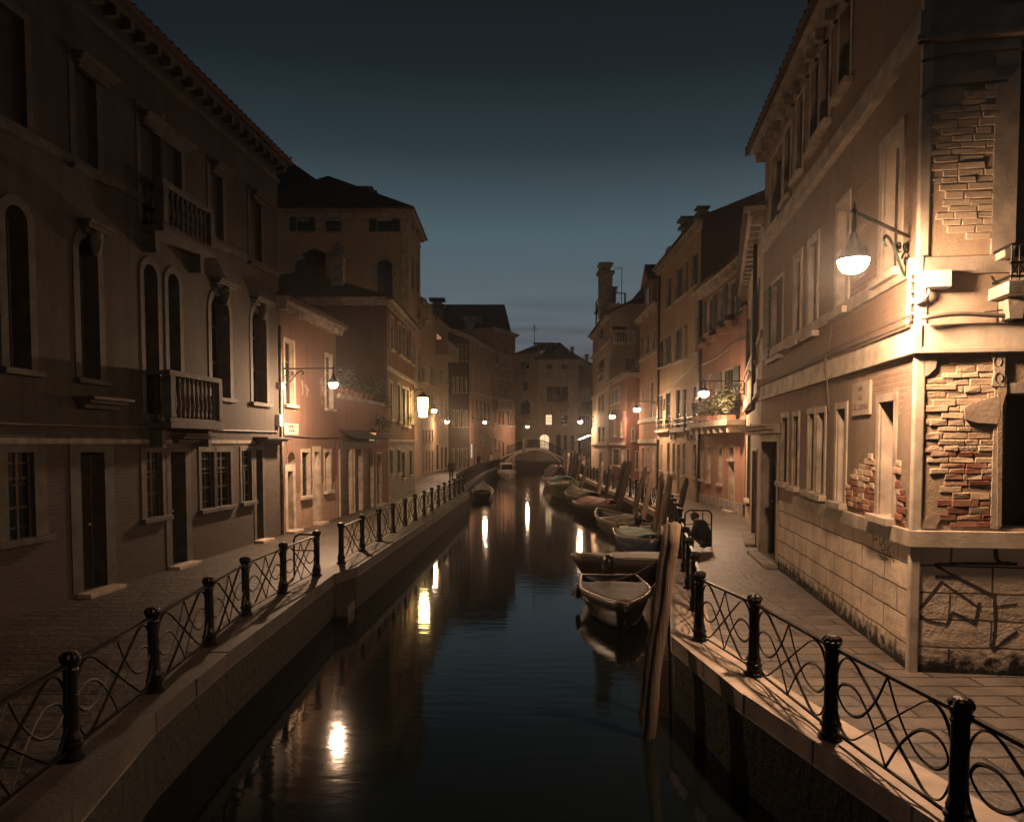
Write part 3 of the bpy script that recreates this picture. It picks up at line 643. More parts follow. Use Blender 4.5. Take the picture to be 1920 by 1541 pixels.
q = f.mb(); a, b, c, e = f.rect(818.5, 842, 646, 668); q.box(a, b, 0, 1.2, c - .25, c); q.box(a, b, 1.05, 1.2, c + .001, e); q.box(a, a + .12, 0, 1.049, c + .001, e); q.box(b - .12, b, 0, 1.049, c + .001, e); f.part(q, 'terrace', 'pl_grey')
f = Facade((-7.28, 86.05), (-5.25, 92), -1, name='brick_house', label='dark brick house with pale window frames beyond the small lit terrace', cat='house')
H6 = at_y(846, 617, 87).z
for x in (848, 856, 864, 872):
    for yt, yb in ((646, 676), (708, 736), (770, 800), (842, 876)): f.window(x, x + 3.2, yt, yb, fw=.09, sash=False)
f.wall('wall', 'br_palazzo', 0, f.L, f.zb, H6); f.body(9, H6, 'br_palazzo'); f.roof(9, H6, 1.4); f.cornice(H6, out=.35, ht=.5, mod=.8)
f = Facade((-5.2, 92.05), (-2.72, 105), -1, name='pale_house', label='pale four storey house with rows of narrow windows, left bank near the bridge', cat='house')
H7 = at_y(884, 631, 93).z
for i, x in enumerate((887, 895, 902.5, 909.5, 915.5)):
    s5 = (x - 887) * .6
    for yt, yb in ((642, 660), (686, 708), (744, 784)): f.window(x, x + 2.3, yt + s5, yb + s5 * .7, fw=.09, sash=False, shut='left' if yt > 700 else None)
for a in ((888, 892, 832, 868), (901, 904, 817, 834), (914, 917, 817, 834), (907, 910, 818, 866), (919, 921, 820, 862)): f.window(*a, fw=.09, sash=False)
M['lit_white'] = emit('white_doorway_light', (1.0, .93, .86), 1.0)
f.window(882.5, 885, 833, 858, fw=.1, lit=M['lit_white'], hole=False, sill=False)
f.wall('wall', 'pl_rose', 0, f.L, f.zb, H7); f.body(9, H7, 'pl_rose'); rf = f.roof(9, H7, 1.5); f.cornice(H7, out=.4, ht=.5, mod=.8)
chimney(f, rf, 6, -1.5, H7, H7 + 3.2, .9, 'slab'); f.band(f.px(900, 742)[1], f.px(900, 742)[1] + .3, .12, prof=False)
f = Facade((-2.68, 105.05), (.5, 112), -1, name='tall_pale_house', label='tall pale house with a cornice and stone bands at the left end of the bridge', cat='house')
H8 = at_y(928, 615, 105.5).z
for i, x in enumerate((928, 936, 942.5, 952, 957, 963.5)):
    s5 = (x - 928) * .5
    for yt, yb in ((642, 664), (688, 706), (716, 746), (762, 792), (822, 860)): f.window(x, x + 2.0, yt + s5, yb + s5 * .6, fw=.09, sash=False)
f.wall('wall', 'pl_rose', 0, f.L, f.zb, H8); f.body(10, H8, 'pl_rose'); f.roof(10, H8, 1.2); f.cornice(H8, out=.6, ht=.7, mod=.8)
for y in (690, 712, 800): z = f.px(945, y)[1]; f.band(z, z + .25, .12)
balcony(f, 926, 951, 748, 768, .8); balcony(f, 928, 950, 664, 684, .8)
f = Facade((-15.5, 122), (.1, 122), -1, name='long_roof_house', label='dark house with a long tiled roof and chimneys behind the left bank row', cat='house')
hz = at_y(940, 640, 122).z; f.wall('wall', 'pl_grey', 0, f.L, f.zb, hz); f.body(10, hz, 'pl_grey'); rf = f.roof(10, hz, at_y(900, 571, 127).z - hz, kind='hip', hipn=1.5)
for px_, w_ in ((820, 1.6), (896, 1.0), (878, 1.0)):
    p = at_y(px_, 560, 124); u_ = (p - f.p0).dot(f.u); chimney(f, rf, u_, -2, hz, at_y(px_, 559 if px_ == 820 else 592, 124).z, w_, 'slab')

# ------------------------------------------------------------------ palazzo closing the view beyond the bridge
M['pl_far'] = wallmat('far_plaster', (.34, .265, .20), (.25, .19, .145), streak=.4)
o = MB().box(-3, 24, 112.3, 140, ZW - .5, .1).build('far_quay', 'quay_shaded'); tag(o, kind='structure')
M['lit_warm'] = emit('warm_window_light', (1.0, .70, .42), 1.1)
pA, pB = at_y(1009, 800, 118), at_y(1084, 800, 118)
f = Facade((pA.x, 118), (pB.x, 118), -1, name='far_palazzo', label='pale palazzo with a balcony and a lit window closing the canal view behind the footbridge', cat='palazzo')
HF = at_y(1045, 673, 118).z
for a in ((1024, 1036, 683, 694.5), (1053, 1064, 682.5, 693.5)): f.window(*a, fw=.12)
for x in (1024.4, 1038.5, 1053): f.window(x, x + 12, 725, 754, fw=.2, sill=False, arch=False)
f.window(1023, 1035, 778, 796, fw=.15, lit=M['lit_warm']); f.window(1052, 1064, 778, 795, fw=.15)
f.window(1011.7, 1030, 815, 844, arch=True, fw=.3, lit=M['lit_warm'], sill=False)
for a in ((1043, 1051.5, 815, 866), (1057, 1063, 816, 866), (1070, 1077, 816, 866)): f.window(*a, fw=.25, sill=False, pane='void', sash=False)
f.wall('wall', 'pl_far', 0, f.L, 0, HF); f.body(14, HF, 'pl_far'); rf = f.roof(14, HF, at_y(1040, 641, 122).z - HF, over=.6, end=.6, kind='hip', hipn=3.0)
f.cornice(HF, out=.5, ht=.6, mod=1.0); balcony(f, 1020, 1067, 754, 765, .8)
for y in (715, 801, 695): z = f.px(1045, y)[1]; f.band(z, z + .25, .14 if y != 695 else .05)
for x in (1029, 1058):
    (ua, z), (ub, _) = f.px(x - 7, 775), f.px(x + 7, 775); q = f.mb(); r = (ub - ua) / 2
    for k in range(10):
        t0, t1 = math.pi * k / 10, math.pi * (k + 1) / 10; c = (ua + ub) / 2
        q.prism([(c - r * .8 * math.cos(t0), z + r * .8 * math.sin(t0)), (c - r * .8 * math.cos(t1), z + r * .8 * math.sin(t1)), (c - r * math.cos(t1), z + r * math.sin(t1)), (c - r * math.cos(t0), z + r * math.sin(t0))], -.02, .1)
    f.part(q, 'arch_moulding', 'stone_dark')
q = f.mb(); p = at_y(1002, 640, 121); u_ = (p - f.p0).dot(f.u); q.tube([(u_, -3, HF), (u_, -3, at_y(1002, 609, 121).z)], .05, 5); zt = at_y(1002, 616, 121).z
for k, w_ in ((0, .5), (.3, .35), (-.3, .45)): q.tube([(u_ - w_, -3, zt + k), (u_ + w_, -3, zt + k)], .03, 4)
q.build('antenna', 'iron', rf)
q = f.mb(); ua = f.px(1003, 640)[0]; ub = f.px(1038, 640)[0]; zt = at_y(1003, 643, 119).z
for i in range(7): uu = ua + i * (ub - ua) / 6; q.box(uu - .06, uu + .06, -2.06, -1.94, HF, zt)
q.box(ua - .2, ub + .2, -2.8, -1.4, zt + .005, zt + .12); q.build('roof_terrace', 'void', rf)
for x in (1072, 1099): p = at_y(x, 660, 122); chimney(f, rf, (p - f.p0).dot(f.u), -3, HF - 2, at_y(x, 650 if x == 1072 else 664, 121).z, .45, 'slab')
f2 = Facade((at_y(966, 800, 121).x, 121), (pA.x - .02, 118.3), -1, name='far_house', label='plain plastered house with one big arched window left of the far palazzo', cat='house')
hh = at_y(985, 663, 120).z
f2.window(976, 992.5, 679, 691, fw=.12); f2.window(980, 989.5, 717, 735, fw=.12); f2.window(975.7, 994, 749, 777, arch=True, fw=.15, sill=False)
f2.wall('wall', 'pl_far', 0, f2.L, 0, hh); f2.body(12, hh, 'pl_far'); f2.roof(12, hh, 2.0, over=.5, end=.2); balcony(f2, 974, 995.5, 777, 787, .7); f2.cornice(hh, out=.4, ht=.4, mod=1.0)
f3 = Facade((pB.x + .02, 118.05), (14.2, 128), -1, name='corner_wing', label='shaded side wing of the far palazzo behind the right bank lamp', cat='palazzo')
for x in (1086.5, 1091, 1095, 1099, 1103):
    for yt, yb in ((683, 697), (728, 752), (778, 797), (822, 862)): f3.window(x, x + 2.4, yt, yb, fw=.2, sash=False)
f3.wall('wall', 'pl_far', 0, f3.L, 0, HF); f3.body(4, HF, 'pl_far', sides=(0, 1)); f3.roof(4, HF, 1.0, over=.5); f3.cornice(HF, out=.5, ht=.6, mod=1.0); z = f3.px(1095, 766)[1]; f3.band(z, z + .9, .5); z = f3.px(1095, 712)[1]; f3.band(z, z + .3, .2)

# ------------------------------------------------------------------ right bank: corner house (nearest)
M['r1'] = wallmat('corner_house_plaster', (.225, .17, .125), (.155, .115, .085), brick=.5, bw=.26, bh=.08, streak=.4, fine=.45, brickcol=((.20, .122, .085), (.165, .108, .078)), mortar=(.205, .155, .112), bumpd=.024)
M['r1_ashlar'] = blockmat('ashlar', (.54, .44, .345), (.47, .38, .295), (.11, .085, .063), .95, .335, .013, rough=.85, bumpd=.020, stain=(.18, (.020, .018, .016)), var=.3)
M['r1_street'] = wallmat('street_face_plaster', (.38, .28, .19), (.28, .20, .14), brick=.2, bw=.3, bh=.09, streak=.5, fine=.4, mortar=(.36, .28, .20), bumpd=.018)
CR = at_z(1704, 1257, ZR); dr = Vector((.1414, .99, 0)).normalized(); ds = Vector((dr.y, -dr.x, 0))
k = (1426 - 960) / FPX; tt = (k * CR.y - CR.x) / (dr.x - k * dr.y) * 1.0
f = Facade(CR, CR + dr * tt, 1, name='corner_house', label='weathered brick and plaster corner house with stone bands, lit by the nearest street lamp', cat='house', zb=-.3); R1 = f
HR = f.px(1412, 320)[1]
for a in ((1447, 1467, 288, 417), (1472, 1483, 245, 372), (1495, 1506, 183, 326), (1522, 1537, 100, 272), (1539, 1556, 60, 236), (1577, 1597, -70, 160)): f.window(*a, fw=.10, depth=.25, pane='void', sash=False)
f.window(1448, 1468, 528, 668, fw=.08, pane='void', sash=False, shut='right')
for a in ((1491, 1501, 488, 640), (1518, 1532, 458, 624), (1572, 1589, 389, 580), (1657, 1687, 268, 512)): f.window(*a, fw=.15, depth=.18, pane='void', sash=True)
for a in ((1467, 1477, 783, 903), (1488, 1497, 781, 911), (1517, 1527, 776, 919), (1534, 1546, 774, 926), (1569, 1585, 767, 941), (1649, 1676, 753, 967)): f.window(*a, fw=.11, depth=.2, pane='void', sill=True, sash=a[0] > 1600)
f.door(1428, 1457, 828, 1025, fw=.18)
zl0, zl1 = f.px(1702, 1022)[1], f.px(1702, 991)[1]
f.wall('ashlar_base', 'r1_ashlar', 0, f.L, f.zb, zl0); f.wall('wall', 'r1', 0, f.L, zl0, HR)
f.band(zl0, zl1, .06, u0=-.06, u1=f.L * .62, prof=False, name='plinth_ledge')
zs0, zs1 = f.px(1714, 655)[1], f.px(1714, 612)[1]; f.band(zs0, zs1, .05, u0=-.07, mat='stone_band')
zk0, zk1 = f.px(1710, 520)[1], f.px(1710, 490)[1]; f.band(zk0, zk1, .05, u0=-.06, prof=False, name='sill_course')
zt0, zt1 = f.px(1730, 78)[1], f.px(1730, 36)[1]; f.band(zt0, zt1, .09, u0=-.1)
hood(f, 1412, 1463, 800, out=.4)
f.body(9, HR, 'r1', sides=(0, 1)); rf = f.roof(9, HR, 1.6, over=.45, end=.3); f.cornice(HR, out=.36, ht=.4, mod=.6, mat='stone_dark')
q = f.mb(); q.tube([(.05, .10, zs1 + .02), (f.L * .45, .11, zs1 + .05), (f.L, .10, zs1 + .02)], .022, 6); q.tube([(.03, .09, zs1 + .12), (f.L * .5, .09, zs1 + .12)], .012, 5)
ua, z = f.px(1562, 600); q.tube([(ua, .03, z + .1), (ua + .03, .04, z - .5), (ua - .05, .12, zs1), (ua - .02, .04, f.px(1565, 770)[1])], .012, 5); f.part(q, 'wall_cable', 'cable')
q = f.mb(); q.tube([(.12, .06, zs1 + .05), (.12, .06, f.px(1712, 492)[1])], .016, 6); q.tube([(.20, .05, zs1 + .05), (.20, .05, zk0)], .010, 5)
for i in range(6): zz = zs1 + .15 + i * .13; q.box(.09, .15, .0, .075, zz, zz + .02)
f.part(q, 'conduit', 'plastic')
# flaked bricks beside the first window
def bricks(f, poly, seed, lo, hi, hgt=.085, wid=.27, name='bare_brickwork', mat=None, gap=.007):
    R = random.Random(seed); m_ = f.mb(); us = [p[0] for p in poly]; zs = [p[1] for p in poly]; z = min(zs); row = 0
    def inside(u, z):
        c = False
        for (u0, z0), (u1, z1) in zip(poly, poly[1:] + poly[:1]):
            if (z0 > z) != (z1 > z) and u < (u1 - u0) * (z - z0) / (z1 - z0) + u0: c = not c
        return c
    while z < max(zs):
        h = hgt * R.uniform(.82, 1.14); u = min(us) - (wid / 2 if row % 2 else 0) - R.uniform(0, .05)
        while u < max(us):
            w = wid * R.uniform(.55, 1.15)
            if inside(u + w / 2, z + h / 2) and R.random() > .025:
                d = R.uniform(lo, hi); j = lambda: R.uniform(-.008, .008); e = .008
                B = [(u + gap / 2 + j(), z + gap / 2 + j()), (u + w - gap / 2 + j(), z + gap / 2 + j()), (u + w - gap / 2 + j(), z + h - gap / 2 + j()), (u + gap / 2 + j(), z + h - gap / 2 + j())]
                cu, cz = u + w / 2, z + h / 2; T = [(a + (cu - a) * e * 2 / w * 1.2, c + (cz - c) * e * 2 / h) for a, c in B]
                vs = [(a, -.03, c) for a, c in B] + [(a, d - e, c) for a, c in B] + [(a, d + R.uniform(-.006, .006), c) for a, c in T]
                m_.add(vs, [(i, (i + 1) % 4, 4 + (i + 1) % 4, 4 + i) for i in range(4)] + [(4 + i, 4 + (i + 1) % 4, 8 + (i + 1) % 4, 8 + i) for i in range(4)] + [(8, 9, 10, 11)])
            u += w
        z += h; row += 1
    return f.part(m_, name, mat or 'loose_brick')
def brickmat(name, z0, z1):
    m, n, l, b = newmat(name); g = n.new("ShaderNodeNewGeometry"); r = n.new("ShaderNodeValToRGB"); l.new(g.outputs["Random Per Island"], r.inputs[0])
    e = r.color_ramp.elements; e[0].color = (.30, .22, .155, 1); e[1].color = (.13, .055, .04, 1)
    for p, c in ((.35, (.26, .17, .115)), (.55, (.22, .105, .07)), (.8, (.17, .07, .048))): x = e.new(p); x.color = (*c, 1)
    tc = n.new("ShaderNodeTexCoord"); sp = n.new("ShaderNodeSeparateXYZ"); l.new(tc.outputs["Object"], sp.inputs[0])
    no = n.new("ShaderNodeTexNoise"); no.inputs["Scale"].default_value = 5; no.inputs["Detail"].default_value = 6; l.new(tc.outputs["Object"], no.inputs["Vector"])
    nf = n.new("ShaderNodeTexNoise"); nf.inputs["Scale"].default_value = 42; nf.inputs["Detail"].default_value = 6; l.new(tc.outputs["Object"], nf.inputs["Vector"])
    a = n.new("ShaderNodeMath"); a.operation = 'MULTIPLY_ADD'; l.new(no.outputs["Fac"], a.inputs[0]); a.inputs[1].default_value = 1.3; l.new(sp.outputs[2], a.inputs[2])
    ri = n.new("ShaderNodeMath"); ri.operation = 'MULTIPLY_ADD'; l.new(g.outputs["Random Per Island"], ri.inputs[0]); ri.inputs[1].default_value = -1.1; l.new(a.outputs[0], ri.inputs[2])
    mr = n.new("ShaderNodeMapRange"); mr.inputs[1].default_value = z0; mr.inputs[2].default_value = z1; l.new(ri.outputs[0], mr.inputs[0])
    mx = n.new("ShaderNodeMix"); mx.data_type = 'RGBA'; l.new(mr.outputs[0], mx.inputs[0]); l.new(r.outputs[0], mx.inputs[6]); mx.inputs[7].default_value = (.37, .285, .20, 1)
    l.new(mx.outputs[2], b.inputs["Base Color"]); b.inputs["Roughness"].default_value = .9; b.inputs["Specular IOR Level"].default_value = .2
    bp = n.new("ShaderNodeBump"); bp.inputs["Strength"].default_value = .7; bp.inputs["Distance"].default_value = .009; l.new(nf.outputs["Fac"], bp.inputs["Height"]); l.new(bp.outputs[0], b.inputs["Normal"])
    return m
M['loose_brick'] = brickmat('loose_brick', 2.3, 2.75)
P = lambda pts: [f.px(*p) for p in pts]
bricks(f, P(((1585, 940), (1600, 880), (1622, 862), (1640, 850), (1641, 972), (1610, 955))), 3, .012, .03)
bricks(f, P(((1683, 985), (1683, 850), (1690, 845), (1697, 985))), 4, .012, .03)
# corner: upright stone strip
q = f.mb(); q.box(-.03, .06, -.10, .03, f.zb, HR - .4); f.part(q, 'corner_strip', 'stone_band', bevel=.02)
# street face
g = Facade(CR, CR + ds * 7, -1, root=f.root, zb=-.3); RS = g
g.window(1880, 1960, 737, 991, fw=.12, depth=.35, pane='void', sill=False, sash=False); g.window(1908, 1975, 60, 480, fw=.26, depth=.35, pane='void', sill=False, sash=False)
g.wall('ashlar_base', 'r1_ashlar', 0, g.L, g.zb, zl0); g.wall('wall', 'r1_street', 0, g.L, zl0, HR)
g.band(zl0, zl1, .062, u0=-.055, prof=False, name='plinth_ledge', mat='stone_band'); g.band(zs0, zs1, .052, u0=-.06, mat='stone_band'); g.band(zk0 - .03, zk1 - .02, .05, u0=-.05, u1=g.px(1858, 500)[0] + .2, prof=False, name='sill_course'); g.band(zt0, zt1, .092, u0=-.09); g.cornice(HR, out=.36, ht=.4, mod=.6, mat='stone_dark')
P = lambda pts: [g.px(*p) for p in pts]
bricks(g, P(((1795, 668), (1868, 668), (1868, 735), (1868, 790), (1868, 988), (1767, 988), (1762, 905), (1745, 860), (1752, 790), (1770, 720))), 5, .006, .015, hgt=.080, wid=.27)
bricks(g, P(((1742, 700), (1775, 690), (1775, 730), (1750, 800), (1748, 850), (1735, 850))), 8, .008, .02, hgt=.09, wid=.34)
bricks(g, P(((1745, 215), (1868, 150), (1868, 300), (1868, 440), (1790, 452), (1770, 420), (1745, 330))), 6, .008, .022, hgt=.085, wid=.3)
def slab(pts, d, name, mat, d0=-.01): return g.part(g.mb().prism(P(pts), d0, d), name, mat, bevel=.004)
slab(((1730, 662), (1757, 664), (1752, 690), (1740, 702), (1731, 706)), .03, 'render_patch', 'stone')
slab(((1806, 765), (1818, 758), (1845, 750), (1870, 742), (1871, 780), (1866, 794), (1830, 792), (1808, 786)), .042, 'render_patch', 'plaster_patch')
slab(((1727, 990), (1733, 975), (1740, 966), (1759, 963), (1762, 972), (1752, 990)), .02, 'render_patch', 'plaster_patch')
slab(((1868, 668), (1881, 662), (1884, 735), (1876, 760), (1874, 985), (1868, 985)), .04, 'render_patch', 'r1_street')
slab(((1728, 524), (1855, 518), (1870, 540), (1866, 606), (1728, 608)), .012, 'render_patch', 'plaster_patch')
q = g.mb()                                                       # carved letters on the fragment of an inscription
a, z = g.px(1866, 678); a2, z2 = g.px(1878, 706); o_ = slab(((1855, 661), (1881, 660), (1879, 724), (1857, 724), (1862, 700), (1860, 680)), .045, 'inscription_fragment', 'stone')
for (cx, cy) in ((1867, 678), (1869, 709)):
    c, zc = g.px(cx, cy); q.tube(cat_rom([(c + .042 * math.cos(t * .5), .046, zc + .06 * math.sin(t * .5)) for t in range(-2, 10)], 3), .006, 5)
q.build('lettering', 'ink_pale', o_)
q = g.mb(); q.tube(cat_rom([(.0, .13, zs1 + .06), (.4, .13, zs1 + .10), (.9, .12, zs1 + .07), (1.4, .12, zs1 + .09), (2.4, .12, zs1 + .12)], 5), .028, 7); g.part(q, 'wall_cable', 'cable', smooth=True); q = g.mb(); q.tube(cat_rom([(.7, .10, zs1 + .12), (1.1, .09, zs1 + .15), (1.9, .1, zs1 + .15)], 5), .012, 5)
for i in range(4): q.tube([(.95 + i * .22, .05, zs1 + .13), (.95 + i * .22, .06, zs1 + .18)], .02, 5)
g.part(q, 'cable_clips', 'cable'); q = g.mb(); zz = g.px(1735, 118)[1]; q.tube([(-.05, .04, zz), (.3, .05, zz + .05), (1.3, .05, zz + .06)], .015, 5); g.part(q, 'wall_cable', 'cable'); q = g.mb(); zz = g.px(1735, 168)[1]; q.tube([(-.05, .04, zz - .1), (.1, .05, zz), (.9, .05, zz + .02)], .015, 5)
g.part(q, 'wall_cable', 'cable', smooth=True)
balcony(g, 1862, 1960, 474, 541, .42, iron=True, n=7, corb=.24)
# spray painted scrawls
q = g.mb()
def spray(fc, pts, w, jit=.006, d=.004):
    R = random.Random(len(pts) * 7 + int(pts[0][0])); P3 = cat_rom([(*fc.px(*p), 0) for p in pts], 8) if len(pts) > 2 else [Vector((*fc.px(*pts[0]), 0)).lerp(Vector((*fc.px(*pts[1]), 0)), k / 10) for k in range(11)]
    for i, (a, b) in enumerate(zip(P3, P3[1:])):
        t = (b - a); L = t.length
        if L < 1e-6: continue
        nn = Vector((-t.y, t.x, 0)) / L * (w / 2) * R.uniform(.75, 1.25); ex = t * .15; dd = d + i * .00004
        fc._q.quad((a.x - ex.x + nn.x, dd, a.y - ex.y + nn.y), (b.x + ex.x + nn.x, dd, b.y + ex.y + nn.y), (b.x + ex.x - nn.x, dd, b.y + ex.y - nn.y), (a.x - ex.x - nn.x, dd, a.y - ex.y - nn.y))
g._q = g.mb()
for pts, w in ((((1752, 1058), (1800, 1056), (1905, 1057)), .045), (((1752, 1059), (1800, 1085), (1862, 1116)), .045), (((1864, 1112), (1866, 1165), (1861, 1218)), .05), (((1754, 1081), (1795, 1082)), .05), (((1766, 1090), (1718, 1148)), .05), (((1768, 1092), (1838, 1140)), .03),
               (((1716, 1148), (1742, 1163), (1776, 1170)), .04), (((1776, 1170), (1786, 1148)), .04), (((1786, 1148), (1830, 1168)), .05), (((1836, 1130), (1828, 1172)), .045), (((1862, 1218), (1907, 1184)), .05), (((1862, 1138), (1907, 1132)), .03), (((1866, 1025), (1872, 1052), (1907, 1058)), .06)): spray(g, pts, w * .75, d=.003)
g.part(g._q, 'graffiti', 'paint')
f._q = f.mb()
for pts in (((1637, 1002), (1637, 1012)), ((1637, 1012), (1645, 1010)), ((1641, 1006), (1645, 1010)), ((1645, 1010), (1642, 1014)), ((1648, 1004), (1651, 1023)), ((1648, 1003), (1657, 1008), (1657, 1014), (1650, 1024)), ((1665, 1004), (1657, 1015), (1661, 1024), (1660, 1031), (1653, 1031)), ((1666, 1007), (1664, 1041)), ((1673, 1019), (1665, 1029)), ((1665, 1029), (1676, 1053)), ((1677, 1018), (1676, 1055)), ((1648, 1040), (1665, 1049)), ((1652, 1046), (1661, 1051))): spray(f, pts, .016, d=.003)
f.part(f._q, 'graffiti', 'paint')
plaque(f, 1602, 1635, 716, 778, ("INA", "ARI", "DEI CARMINI"), 'faded square plaque on the corner house between two ground floor windows', ink='ink_pale')
bxr = empty('electrical_box', RS.M @ Vector((g.px(1751, 527)[0], -.02, g.px(1751, 527)[1])), math.atan2(ds.y, ds.x), 'pale plastic electrical box with cable tails on the corner house', 'electrical box')
MB().box(-.15, .15, -.12, .02, -.105, .105).build('housing', 'plastic', bxr, bevel=.012); MB().box(-.142, .142, -.132, -.122, -.097, .097).build('cover', 'plastic', bxr, bevel=.006)
q = MB()
for i, x in enumerate((-.13, -.09)): q.tube(cat_rom([(x, -.06, -.1), (x + .0, -.06, -.17), (-.2, -.05, -.24 - .03 * i), (-.27, -.03, -.22)], 5), .016, 6)
q.build('cable_tail', 'plastic', bxr, smooth=True)

# ------------------------------------------------------------------ narrow house, pink house, yellow house ...
M['pl_cream'] = wallmat('cream_plaster', (.40, .31, .215), (.30, .23, .16), streak=.35)
M['pl_pink'] = wallmat('pink_plaster', (.29, .155, .112), (.22, .115, .085), streak=.4, brick=.06)
M['pl_yellow'] = wallmat('yellow_plaster', (.37, .26, .155), (.27, .185, .115), streak=.4)
M['pl_orange'] = wallmat('orange_plaster', (.31, .175, .11), (.23, .13, .085), streak=.4)
e1 = CR + dr * tt; XR = 9.05
f = Facade(e1 + dr * .02, (XR, 28.9), 1, name='narrow_house', label='narrow cream house with green shutters squeezed between corner house and pink house', cat='house')
H = f.px(1405, 535)[1]
f.window(1404, 1412, 585, 700, fw=.07, sash=False, shut='open'); f.window(1416, 1423, 545, 680, fw=.07, sash=False, shut='right')
f.window(1402, 1407, 800, 940, fw=.075, sash=False, bars=True); f.door(1411, 1419, 845, 1000, fw=.075, sash=False)
f.wall('wall', 'pl_cream', 0, f.L, -.3, H); f.body(6, H, 'pl_cream'); f.roof(6, H, 1, over=.5); f.cornice(H, out=.5, ht=.45, mod=.6)
z = f.px(1400, 765)[1]; f.band(z - .1, z + .25, .12); z = f.px(1400, 700)[1]; f.band(z, z + .12, .06)
q = f.mb(); uu = f.px(1423, 600)[0]; q.tube([(uu, .12, H), (uu, .12, f.px(1423, 765)[1]), (uu + .1, .3, f.px(1423, 772)[1])], .06, 8); f.part(q, 'drainpipe', 'iron')
f = Facade((XR, 29), (XR, 36.2), 1, name='pink_house', label='pink plastered house with a plant filled terrace above its ground floor', cat='house'); R3 = f
H = f.px(1330, 533)[1]
for a in ((1326, 1338, 562, 622), (1350, 1358.5, 543, 607), (1366, 1384, 528, 596), (1393, 1404, 505, 575)): f.window(*a, fw=.075, shut='open' if a[0] in (1326, 1366) else None, sash=False)
f.window(1329.7, 1334.7, 704, 728, fw=.075, sill=False); f.window(1355, 1376, 694, 787, fw=.075, shut='open')
for a in ((1314.5, 1318, 838, 898), (1327, 1332, 838, 902), (1348, 1354, 838, 907), (1369, 1376, 839, 860)): f.window(*a, fw=.075, sash=False)
f.door(1368, 1377, 866, 960, fw=.075)
f.wall('wall', 'pl_pink', 0, f.L, -.3, H); f.body(8, H, 'pl_pink'); f.roof(8, H, 1.3, over=.4, end=0); f.cornice(H, out=.4, ht=.45, mod=.35)
q = f.mb(); a, b, c, e = f.rect(1319, 1399, 790, 800); q.box(max(a, 0), b, 0, .75, c, e)
for i in range(7): uu = max(a, 0) + .25 + i * (b - a - .5) / 6; q.box(uu - .09, uu + .09, 0, .65, c - .28, c - .002)
f.part(q, 'terrace', 'stone', bevel=.01)
q = f.mb(); z = f.px(1350, 668)[1]; q.tube(cat_rom([(.0, .05, z + .3), (2, .07, z + .2), (4, .06, z - .02), (f.L, .05, z - .1)], 5), .03, 6); f.part(q, 'wall_cable', 'cable')
q = f.mb(); q.box(f.L - .35, f.L - .02, .0, .14, -.1, H - .5); f.part(q, 'drainpipe', 'iron')
q = f.mb(); q.box(0, f.L, .0, .07, -.2, .45); f.part(q, 'plinth', 'stone_dark')
f = Facade((XR, 36.25), (XR, 46.3), 1, name='yellow_house', label='yellow plastered house with three rows of dark shutters and two chimneys', cat='house'); R4 = f
H = f.px(1280, 453)[1]
for a in ((1250.5, 1259.5, 523, 577), (1267.5, 1280.5, 502, 560), (1284, 1290.5, 490, 549), (1297, 1310, 475, 537), (1236, 1244, 640, 688), (1247, 1259, 631, 683), (1265.5, 1279, 616, 676), (1283, 1288, 609, 670), (1303.5, 1309.5, 596, 660)):
    f.window(*a, fw=.075, pane='shutter', sash=False)
for a in ((1236, 1243, 742, 803), (1248.5, 1257.5, 737, 803), (1268.5, 1276, 731, 803), (1280.5, 1288, 729, 803), (1298, 1308, 724, 800)): f.window(*a, fw=.075, sill=False)
for a in ((1239, 1242, 834, 880), (1251.5, 1255.5, 830, 885), (1261.5, 1265.5, 831, 886), (1280, 1284.5, 832, 891), (1300, 1306, 833, 894)): f.window(*a, fw=.075, bars=True, sash=False)
f.door(1270, 1275, 833, 930, fw=.075, sash=False)
f.wall('wall', 'pl_yellow', 0, f.L, -.3, H); f.body(10, H, 'pl_blind', rise=2.0); rf = f.roof(10, H, 2.0, over=.4, end=.1); f.cornice(H, out=.4, ht=.45, mod=.4)
for px_, yt, yy, w_, cp in ((1275, 408, 41.5, .65, 'slab'), (1304, 388, 38.5, .42, 'slab'), (1246, 464, 45, .55, 'slab')):
    p = at_y(px_, yt, yy); chimney(f, rf, yy - 36.25, -.6 - (p.x - XR - .6 if p.x > XR + .6 else 0), H - .4, p.z, w_, cp)
balcony(f, 1236, 1262, 787, 806, .24, iron=True, n=8); balcony(f, 1266, 1292, 785, 805, .24, iron=True, n=8); balcony(f, 1296, 1310, 782, 801, .22, iron=True, n=5)
q = f.mb(); z = f.px(1270, 720)[1]; q.tube(cat_rom([(0, .05, z + .7), (3, .05, z + .35), (6, .05, z), (f.L, .05, z - .3)], 6), .03, 6); f.part(q, 'wall_cable', 'cable')
q = f.mb(); q.box(f.L - .28, f.L - .02, .0, .12, 0, H - .5); f.part(q, 'drainpipe', 'iron')
f = Facade((XR, 46.35), (XR, 53.2), 1, name='orange_house', label='narrow orange house with a gabled dormer on its roof', cat='house')
H = f.px(1217, 584)[1]
for a in ((1201, 1207.5, 634, 671), (1211, 1218, 626, 667), (1223, 1228.5, 619, 660)): f.window(*a, fw=.075, shut=None, pane='shutter', sash=False)
f.window(1219, 1226, 716, 783, fw=.075, pane='shutter'); f.window(1203, 1208, 722, 752, fw=.075, sash=False)
f.window(1203.5, 1207, 840, 880, fw=.075); f.window(1214.5, 1217.5, 840, 880, fw=.075); f.door(1223, 1227, 838, 905, fw=.075, sash=False)
